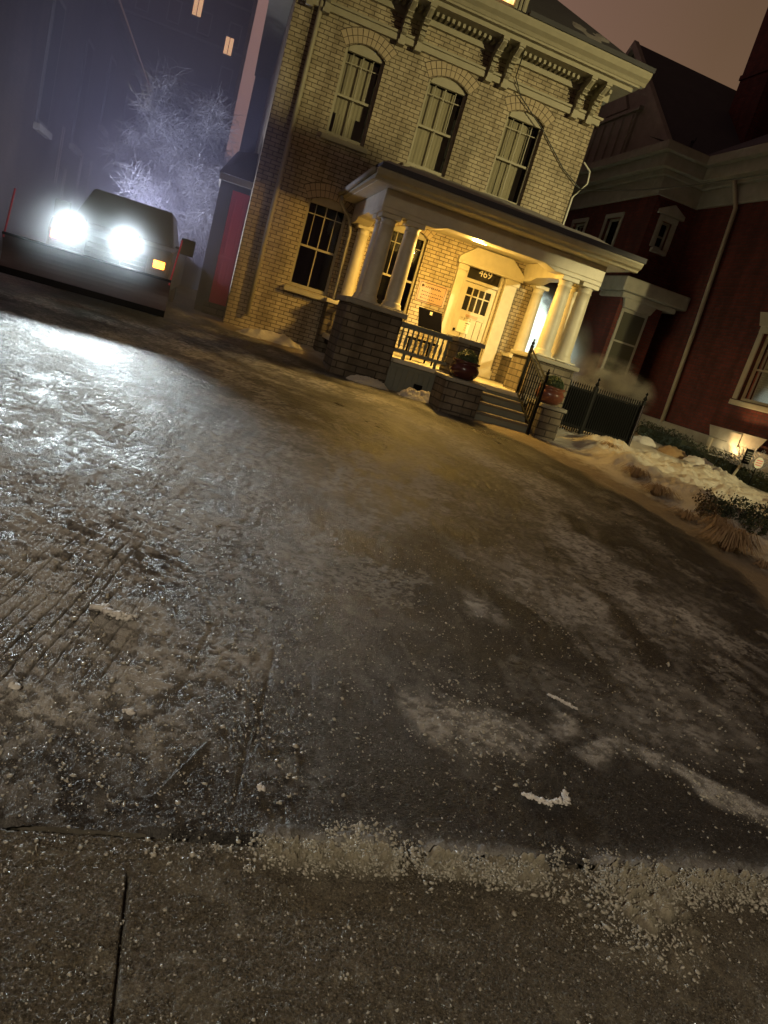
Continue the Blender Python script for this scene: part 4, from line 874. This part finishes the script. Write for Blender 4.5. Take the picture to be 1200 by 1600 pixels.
# rocks / snowy mounds beside the hedge
for i, (x, y, r_, lab) in enumerate(((10.9, 15.6, .3, 'snow capped mound nearest the gate post'), (11.2, 14.8, .34, 'brown leafy mound in the middle of the hedge foot'), (11.45, 14.1, .36, 'low snow mound nearest the tilted sign'))):
    th = np.linspace(0, math.pi/2, 14)[:, None]; ph = np.linspace(0, 2*math.pi, 29)[None, :]
    rr_ = r_*(1+.5*(fbm(np.cos(ph)*np.sin(th)*3+i*5, np.sin(ph)*np.sin(th)*3, 1.5, 3, 300+i)-.5))
    o = grid_mesh('snowy_mound', x+rr_*np.sin(th)*np.cos(ph), y+rr_*np.sin(th)*np.sin(ph), ground_at(x, y)+rr_*.62*np.cos(th)+0*ph, 'snow' if i != 1 else 'straw'); tag(o, lab, 'mound')
for i, (x, y, rx_, ry_, h_, lab) in enumerate(((1.35, 15.2, .75, .3, .10, 'thin drift of old snow lying against the buff wall at the foot of the downspout'), (4.0, 12.62, .5, .16, .09, 'crumbled ridge of snow along the foot of the porch skirt'), (3.0, 12.75, .45, .12, .05, 'low strip of snow at the foot of the left porch pier'))):
    gx_ = np.linspace(-1.3, 1.3, 70)[None, :]; gy_ = np.linspace(-1.3, 1.3, 40)[:, None]; r_ = np.hypot(gx_, gy_) + .5*(fbm(gx_*2+i*7+0*gy_, gy_*2+0*gx_, 1.6, 4, 320+i)-.5)
    o = grid_mesh('snow_drift', x+gx_*rx_+0*gy_, y+gy_*ry_+0*gx_, gz(y+gy_*ry_)+.02+(h_+.05)*sst(1, .3, r_)*(.5+fbm(gx_*3+0*gy_, gy_*3+0*gx_, 2, 4, 330+i))-.05*sst(.7, 1.1, r_), 'bank'); tag(o, lab, 'snow drift')
# dark rusty evergreen shrub in the snow
SH = thing('evergreen_shrub', 'low dark evergreen shrub with rusty leaves growing out of the snow at right', 'shrub', (8.2, 8, .4))
mb = MB(); mb2 = MB()
for x, y, s_ in ((7.35, 8.3, .22), (7.6, 8.2, .26), (7.95, 8.15, .3), (8.3, 8.1, .32), (8.7, 8.1, .32), (7.6, 7.75, .24), (8.0, 7.6, .28), (8.6, 7.7, .3), (9.1, 8.2, .3)): leafy(mb, (x, y, bank_z(x, y)+.10), (s_, s_, s_*.8), 620, .024)
for x, y, s_ in ((7.15, 8.25, .16), (7.3, 8.5, .18)): leafy(mb2, (x, y, bank_z(x, y)+.12), (s_, s_, s_), 300, .022)
mb.build('green_foliage', 'hedgeleaf', SH, fix=False); mb2.build('rusty_foliage', 'redleaf', SH, fix=False)
# dry grass tufts
def tuft(x, y, r_, h_, n, label, droop=.6):
    mb = MB(); z = bank_z(x, y)-.02
    for i in range(n):
        a = random.uniform(0, 2*math.pi); q = r_*random.random()**.7; l_ = h_*random.uniform(.6, 1.15); b0 = Vector((x+.25*q*math.cos(a), y+.25*q*math.sin(a), z))
        d = Vector((math.cos(a), math.sin(a), 0)); w_ = Vector((-d.y, d.x, 0))*.004
        P = [b0, b0+d*q*.45+Vector((0, 0, l_*.75)), b0+d*q*.9+Vector((0, 0, l_*.9*(1-droop*.2))), b0+d*q*1.35+Vector((0, 0, l_*(1-droop)))]
        for p, q_ in zip(P, P[1:]): mb.face([p-w_, p+w_, q_+w_*.7, q_-w_*.7])
    o = mb.build('grass_tuft', 'straw', fix=False); tag(o, label, 'dry grass', 'dry grass tufts in the snow'); return o
tuft(6.5, 6.95, .30, .34, 620, 'largest arching dry grass tuft at the foot of the evergreen shrub')
tuft(6.9, 9.1, .26, .2, 260, 'flattened dry grass tuft midway along the snow bank'); tuft(7.0, 9.9, .22, .2, 200, 'thin pale grass tuft just above the flattened one'); tuft(7.4, 11.5, .22, .14, 180, 'dark matted grass tuft nearest the gate')
tuft(6.75, 8.1, .28, .14, 200, 'matted grass tuft at the snow bank edge above the largest tuft'); tuft(7.1, 7.9, .2, .22, 180, 'upright straw stems beside the rusty shrub leaves')
tuft(6.62, 6.45, .10, .13, 90, 'small dark tuft below the largest dry grass tuft')
# bare icy rose bush, tilted plant sign and round sign by the flood lamp
RB = MB()
for i in range(70):
    p = Vector((12.0+random.uniform(-.12, .3), 13.35+random.uniform(-.3, .3), .95)); d = Vector((random.gauss(0, .5), random.gauss(0, .5), 1)).normalized(); P = [p]
    for j in range(4): d = (d+Vector((random.gauss(0, .35), random.gauss(0, .35), random.gauss(0, .15)))).normalized(); P.append(P[-1]+d*.13)
    RB.tube(P, [.009, .008, .007, .006, .004], 4)
o = RB.build('bare_bush', 'ice_twig'); tag(o, 'bare twiggy bush glowing in the flood light by the red wall', 'bush')
SG = thing('garden_sign', 'narrow slatted sign on a tilted pale stake in the snow', 'sign', (11.6, 13.1, .6))
MB().tube([(11.55, 13.1, .5), (11.75, 13.1, 1.1)], .03, 6).build('stake', 'trim', SG)
sg = MB().box(11.68, 11.86, 13.05, 13.09, 1.05, 1.38).build('board', 'iron', SG)
sl = MB()
for i in range(5): sl.box(11.7, 11.84, 13.045, 13.05, 1.1+i*.05, 1.12+i*.05)
sl.build('sign_line', 'grey_trim', sg)
RS = thing('round_sign', 'small round pink and white sign on a stake by the hedge', 'sign', (11.9, 12.7, .6))
rsd = MB(); n = 24; cx, cz = 11.78, 1.16
rsd.prism([(cx+.12*math.cos(2*math.pi*i/n), cz+.12*math.sin(2*math.pi*i/n)) for i in range(n)], 12.7, 12.72); disc = rsd.build('disc', 'paper', RS)
q = MB()
for z in (-.05, 0, .05): q.box(cx-.08, cx+.08, 12.693, 12.699, cz+z-.008, cz+z+.008)
q.build('sign_line', 'marker', disc); MB().tube([(cx, 12.73, .5), (cx, 12.73, 1.1)], .012, 6).build('stake', 'iron', RS)
# stone border strips (path edging) at right
pe = MB(); pe.hexa([(10.6, 13.6, .62), (13, 10.2, .45), (13, 10.5, .46), (10.9, 13.9, .64), (10.6, 13.6, .7), (13, 10.2, .53), (13, 10.5, .54), (10.9, 13.9, .72)])
o = pe.build('path', 'grey_trim'); o['kind'] = 'structure'

# ================================================================== snow plough pickup
T = thing('plough_truck', 'dark pickup truck with a snow plough blade and glaring work lamps', 'truck', (-1.72, 15.5, .6))
cx = -1.72; g0 = .68
bd = MB()
bd.prismx([(13.3, g0+.45), (13.25, g0+.95), (13.4, g0+1.12), (14.6, g0+1.2), (14.8, g0+1.22), (18.6, g0+1.22), (18.6, g0+.5), (13.5, g0+.4)], cx-.98, cx+.98)
bd.build('body', 'truckpaint', T, bevel=.05)
cb = MB(); cb.hexa([(cx-.9, 14.6, g0+1.2), (cx+.9, 14.6, g0+1.2), (cx+.9, 16.9, g0+1.2), (cx-.9, 16.9, g0+1.2), (cx-.72, 15.3, g0+1.85), (cx+.72, 15.3, g0+1.85), (cx+.72, 16.6, g0+1.85), (cx-.72, 16.6, g0+1.85)]); cb.build('cab', 'truckpaint', T, bevel=.05)
ws = MB(); ws.face([(cx-.8, 14.70, g0+1.27), (cx+.8, 14.70, g0+1.27), (cx+.66, 15.24, g0+1.79), (cx-.66, 15.24, g0+1.79)]); ws.build('windscreen', 'darkglass', T)
gr = MB(); gr.box(cx-.6, cx+.6, 13.2, 13.26, g0+.62, g0+.95); 
gr.build('grille', 'iron', T); gs = MB()
for i in range(4): gs.box(cx-.58, cx+.58, 13.17, 13.2, g0+.66+i*.075, g0+.68+i*.075)
gs.build('grille_bar', 'chrome', T)
MB().box(cx-.98, cx+.98, 13.05, 13.25, g0+.3, g0+.52).build('bumper', 'chrome', T, bevel=.03)
for s_ in (-1, 1):
    x = cx+s_*.78
    MB().box(x-.13, x+.13, 13.19, 13.25, g0+.74, g0+.94).build('headlight', 'darkglass', T, bevel=.02)
    MB().box(x-.09+s_*.02, x+.09+s_*.02, 13.1, 13.19, g0+.80, g0+.92).build('turn_signal', 'amber', T, bevel=.01)
    mr = MB(); mr.box(cx+s_*1.12-.13, cx+s_*1.12+.13, 14.85, 14.95, g0+1.15, g0+1.45); mr.tube([(cx+s_*.9, 14.95, g0+1.25), (cx+s_*1.05, 14.92, g0+1.25)], .025, 6); mr.build('wing_mirror', 'iron', T, bevel=.02)
    for y in (14.1, 17.6):
        wh_ = MB(); P = [(.2, -.13), (.36, -.13), (.39, -.08), (.39, .08), (.36, .13), (.2, .13)]
        rings = [[wh_.p((x+s_*.03+o_, y+r_*math.cos(2*math.pi*k/24), g0+.34+r_*math.sin(2*math.pi*k/24))) for k in range(24)] for r_, o_ in P]
        for A, B in zip(rings, rings[1:]):
            for k in range(24): wh_.f.append([A[k], A[(k+1) % 24], B[(k+1) % 24], B[k]])
        tyre = wh_.build('wheel', 'rubber', T, smooth=True); MB().tube([(x+s_*.03-.1, y, g0+.34), (x+s_*.03+.1, y, g0+.34)], .2, 20).build('rim', 'chrome', tyre)
# plough: curved blade with ribs, edge, markers, lamp tower
pb = MB(); xa, xb = -3.02, -.62; prof = []
for i in range(9): t = i/8; prof.append((12.02+.12*math.sin(t*math.pi)*1.0-.02*t, .86+.5*t))
back = [(y+.03, z) for y, z in prof[::-1]]; pb.prismx(prof+back, xa, xb); blade = pb.build('plough_blade', 'plow', T)
MB().box(xa, xb, 11.98, 12.01, .80, .9).build('cutting_edge', 'iron', blade); MB().tube([(xa, 12.02, 1.36), (xb, 12.02, 1.36)], .02, 8).build('top_rail', 'iron', blade)
for i in range(6): x = xa+.15+i*(xb-xa-.3)/5; MB().box(x-.02, x+.02, 12.16, 12.24, .88, 1.34).build('rib', 'iron', blade)
for x in (xa+.02, xb-.02): MB().tube([(x, 12.03, 1.3), (x+.06, 12.03, 2.0)], .014, 6).build('marker_stick', 'marker', T)
fm = MB(); fm.box(cx-.5, cx+.5, 12.6, 12.7, g0+.25, g0+.35).tube([(cx-.4, 12.2, g0+.35), (cx-.4, 13.1, g0+.35)], .04, 6).tube([(cx+.4, 12.2, g0+.35), (cx+.4, 13.1, g0+.35)], .04, 6).box(-2.3, -1.3, 12.92, 12.98, g0+.95, g0+1.0).box(-2.1, -2.05, 12.9, 12.96, g0+.3, g0+1.0).box(-1.55, -1.5, 12.9, 12.96, g0+.3, g0+1.0); fm.build('lift_frame', 'iron', T)
for x in (-2.22, -1.40):
    hs = MB().box(x-.13, x+.13, 12.86, 13.02, 1.68, 1.9).build('work_lamp', 'iron', T, bevel=.03)
    q = MB(); n = 20; q.prism([(x+.085*math.cos(2*math.pi*i/n), 1.79+.085*math.sin(2*math.pi*i/n)) for i in range(n)], 12.845, 12.858); q.build('lens', 'lamp_white', hs)
    lamp('work_lamp_beam', 'SPOT', (x, 12.83, 1.79), 1750, (.84, .96, 1), .05, (x+.8, -1, 0), 56, 1)
for x in (-2.22, -1.40): lamp('work_lamp_halo', 'POINT', (x, 12.72, 1.79), 1.6, (.88, .98, .97), .05)
# (.8, .95, 1), .1)

# unseen block added off right only to throw the slanting shadow on the front
CH = thing('shadow_blocker', 'narrow dark hip roofed block added beyond the right edge of the view to cast a shadow', 'shadow blocker', (12.2, 1, 0))
MB().box(11.9, 12.55, .4, 1.5, .0, 6.2).build('wall', 'darkbrick', CH)
c_ = MB(); c_.hexa([(11.7, .2, 6.2), (12.8, .2, 6.2), (12.8, 1.7, 6.2), (11.7, 1.7, 6.2), (11.7, .8, 6.7), (12.45, .8, 6.7), (12.45, 1.1, 6.7), (11.7, 1.1, 6.7)]).build('roof', 'shingle', CH)

lamp('haze_fill_lamp', 'POINT', (-1.75, 17.3, 2.3), 460, (.72, .76, 1), .1)  # unseen fill added behind the cab to light the haze and tree

# ================================================================== left side: long building, shed, tree, tower
LB = thing('left_building', 'long dark building with tall narrow windows beside the drive at left', 'building', (-6, 30, .8))
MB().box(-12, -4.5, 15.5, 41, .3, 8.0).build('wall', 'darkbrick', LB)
MB().box(-12.3, -4.25, 15.3, 41.3, 8.0, 8.22).build('eave', 'siding', LB); MB().tube([(-4.2, 15.3, 8.18), (-4.2, 41.3, 8.18)], .05, 6).build('gutter', 'chrome', LB)
lr = MB(); lr.face([(-4.2, 15.3, 8.22), (-4.2, 41.3, 8.22), (-8.2, 38, 10.2), (-8.2, 18, 10.2)]); lr.face([(-12.3, 15.3, 8.22), (-12.3, 41.3, 8.22), (-8.2, 38, 10.2), (-8.2, 18, 10.2)]); lr.face([(-4.2, 15.3, 8.22), (-12.3, 15.3, 8.22), (-8.2, 18, 10.2)]); lr.build('roof', 'shingle', LB, fix=False)
TL = lambda u, d, z: (-4.5 - d, u, z)
for y0, y1, z0, z1 in ((19.2, 20.3, 3.7, 6.4), (23.2, 24.2, 3.9, 6.6), (27.1, 28.2, 5.1, 7.2), (31.6, 32.6, 4.6, 7.0), (35.4, 36.4, 5.0, 7.0)):
    w = MB(TL).box(y0, y1, -.04, .05, z0, z1).build('window', 'siding', LB); MB(TL).box(y0+.1, y1-.1, -.05, -.045, z0+.1, z1-.1).build('glass', 'dark', w); MB(TL).box(y0-.1, y1+.1, -.14, .05, z0-.14, z0).build('sill', 'grey_trim', w)
for y, z0, z1 in ((21.6, 2.7, 4.1), (22.6, 1.9, 3.2), (24.6, 2.1, 3.9), (26.2, 2.7, 3.9)):
    MB(TL).box(y, y+.05, -.09, -.04, z0, z1).box(y+.25, y+.29, -.09, -.04, z0, z1).build('rail_pipe', 'chrome', LB)
SD = thing('garden_shed', 'low grey clapboard shed behind the truck', 'shed', (-1.2, 23.5, .9))
s_ = MB(); s_.box(-2.6, -.15, 22.5, 25, .4, 3.55)
for i in range(22): s_.hexa([(-2.6, 22.47, .6+i*.135), (-.15, 22.47, .6+i*.135), (-.15, 22.5, .6+i*.135), (-2.6, 22.5, .6+i*.135), (-2.6, 22.485, .73+i*.135), (-.15, 22.485, .73+i*.135), (-.15, 22.5, .73+i*.135), (-2.6, 22.5, .73+i*.135)])
s_.build('wall', 'siding', SD); MB().box(-2.8, 0, 22.2, 22.3, 3.5, 3.66).build('fascia', 'grey_trim', SD)
q = MB(); q.face([(-2.8, 22.2, 3.67), (0, 22.2, 3.67), (0, 25, 4.2), (-2.8, 25, 4.2)]); q.build('roof', 'slate', SD, fix=False)
MB().box(-1.2, -.5, 22.42, 22.46, .8, 2.9).build('door', 'siding', SD)
# ice-coated tree: trunk, limbs, dense twigs
def tree(name, x, y, h_, spread, seed, label, nl=26, twigs=900, low=.25):
    random.seed(seed); R_ = thing(name, label, 'tree', (x, y, ground_at(x, y))); g0_ = ground_at(x, y)-.1; mb = MB(); tips = []
    tp = [Vector((x, y, g0_))]; 
    for i in range(6): tp.append(tp[-1]+Vector((random.gauss(0, .08), random.gauss(0, .08), h_*.14)))
    mb.tube(tp, [.16, .14, .12, .10, .08, .06, .04], 8)
    for i in range(nl):
        t = low+(1-low)*random.random(); p = tp[0].lerp(tp[-1], t) if False else tp[min(6, int(t*6))]; a = random.uniform(0, 2*math.pi); d = Vector((math.cos(a), math.sin(a), random.uniform(.3, 1.2))).normalized(); P = [p]; L_ = spread*random.uniform(.6, 1.1)*(1.15-t*.5)
        for j in range(5): d = (d+Vector((random.gauss(0, .2), random.gauss(0, .2), random.gauss(-.05, .15)))).normalized(); P.append(P[-1]+d*L_/5)
        mb.tube(P, [.05, .04, .03, .022, .016, .01], 5); tips += P[2:]
    mb.build('trunk', 'bark', R_); tw = MB()
    for i in range(twigs):
        p = random.choice(tips)+Vector((random.gauss(0, .12), random.gauss(0, .12), random.gauss(0, .12))); d = Vector((random.gauss(0, 1), random.gauss(0, 1), random.gauss(.3, 1))).normalized(); P = [p]
        for j in range(3): d = (d+Vector((random.gauss(0, .35), random.gauss(0, .35), random.gauss(-.15, .3)))).normalized(); P.append(P[-1]+d*random.uniform(.1, .2))
        tw.tube(P, [.007, .006, .005, .003], 3, cap=False)
    tw.build('crown', 'ice_twig', R_, fix=False); return R_
tree('icy_tree', -1.1, 20.2, 5.6, 2.0, 11, 'ice coated bare tree crown above the side entry beside the house corner', 46, 9000, .3)
tree('icy_tree', -6.0, 13.3, 5.6, 2.3, 12, 'frosted bare tree at the far left edge beside the truck', 26, 3000)
TW = thing('apartment_tower', 'distant dark apartment tower with a few lit windows', 'tower', (-6, 62, 1.9))
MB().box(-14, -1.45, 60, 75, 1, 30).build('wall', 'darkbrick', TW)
for xa, xb, z0, z1, m_ in ((-5.3, -4.7, 18.2, 19.6, 'orangeroom'), (-2.75, -2.2, 16.6, 17.7, 'orangeroom'), (-7.6, -7.0, 18.6, 19.8, 'darkglass'), (-9.8, -9.2, 18.6, 19.8, 'darkglass')):
    w = MB().box(xa-.1, xb+.1, 59.9, 59.99, z0-.1, z1+.1).build('window', 'siding', TW); MB().box(xa, xb, 59.86, 59.9, z0, z1).build('pane', m_, w); MB().box((xa+xb)/2-.02, (xa+xb)/2+.02, 59.83, 59.86, z0, z1).build('mullion', 'iron', w)

for i in range(6):
    for j in range(4):
        xx, zz = -13.2+i*2.1, 8.5+j*2.9
        if random.random() < .8: w = MB().box(xx, xx+.9, 59.9, 59.99, zz, zz+1.5).build('window', 'siding', TW); MB().box(xx+.08, xx+.82, 59.87, 59.9, zz+.1, zz+1.4).build('pane', 'darkglass', w)
for j in range(8): MB().box(-14.1, -1.4, 59.93, 60.0, 5.2+j*2.9, 5.35+j*2.9).build('floor_band', 'siding', TW)

# ================================================================== steam and haze
def volume(name, label, loc, scale, color, dens, nscale=1.2, cut=(.4, .65), aniso=.3, even=False, emit=0):
    m = bpy.data.materials.new(name); m.use_nodes = True; t = m.node_tree; t.nodes.clear(); o_ = t.nodes.new('ShaderNodeOutputMaterial'); v = t.nodes.new('ShaderNodeVolumePrincipled'); v.inputs['Color'].default_value = (*color, 1); v.inputs['Anisotropy'].default_value = aniso; v.inputs['Density'].default_value = dens
    t.links.new(v.outputs[0], o_.inputs['Volume'])
    if not even:
        tc = t.nodes.new('ShaderNodeTexCoord'); ln = t.nodes.new('ShaderNodeVectorMath'); ln.operation = 'LENGTH'; t.links.new(tc.outputs['Object'], ln.inputs[0])
        r = t.nodes.new('ShaderNodeMapRange'); r.inputs[1].default_value = .35; r.inputs[2].default_value = 1; r.inputs[3].default_value = 1; r.inputs[4].default_value = 0; t.links.new(ln.outputs['Value'], r.inputs[0])
        n_ = t.nodes.new('ShaderNodeTexNoise'); n_.inputs['Scale'].default_value = nscale; n_.inputs['Detail'].default_value = 4; n_.inputs['Roughness'].default_value = .6; t.links.new(tc.outputs['Object'], n_.inputs['Vector'])
        r2 = t.nodes.new('ShaderNodeMapRange'); r2.inputs[1].default_value = cut[0]; r2.inputs[2].default_value = cut[1]; t.links.new(n_.outputs['Fac'], r2.inputs[0])
        a_ = t.nodes.new('ShaderNodeMath'); a_.operation = 'MULTIPLY'; t.links.new(r.outputs[0], a_.inputs[0]); t.links.new(r2.outputs[0], a_.inputs[1])
        b_ = t.nodes.new('ShaderNodeMath'); b_.operation = 'MULTIPLY'; t.links.new(a_.outputs[0], b_.inputs[0]); b_.inputs[1].default_value = dens; t.links.new(b_.outputs[0], v.inputs['Density'])
    me = bpy.data.meshes.new(name); import bmesh; bm = bmesh.new(); bmesh.ops.create_icosphere(bm, subdivisions=4, radius=1); bm.to_mesh(me); bm.free(); me.materials.append(m)
    o = bpy.data.objects.new(name, me); col.objects.link(o); o.location = loc; o.scale = scale; tag(o, label, 'steam', kind='stuff'); return o
volume('steam', 'bright steam cloud drifting between the houses behind the right porch columns', (8.6, 18.6, 2.2), (1.7, 1.3, 1.8), (.95, 1, .95), 3.5, 2.2, (.42, .56))
lamp('yard_lamp', 'SPOT', (7.25, 16.6, 3.9), 6500, (.88, 1, .9), .1, (8.5, 19.4, 1.2), 70, .6)
volume('steam', 'brown steam puff rolling over the top of the iron gate', (8.9, 14.9, 1.75), (1.4, .7, .75), (.85, .8, .7), 5, 2.2, (.44, .6))
volume('steam', 'exhaust steam, thickened to imitate lamp bloom, around the work lamps and plough blade of the truck', (-1.85, 12.7, 1.7), (2.6, 1.6, 2.2), (.9, .95, 1), .32, .9, (.2, .7), aniso=.1)  # steam ball also stands in for bloom round the lamps
volume('haze', 'pale haze standing in for lens glare and exhaust round the plough truck and the drive', (-3.2, 20.6, 2.2), (5.6, 8.6, 7.5), (.78, .77, 1), .045, 1, even=True, aniso=.1)  # even volume added mostly to imitate lens glare
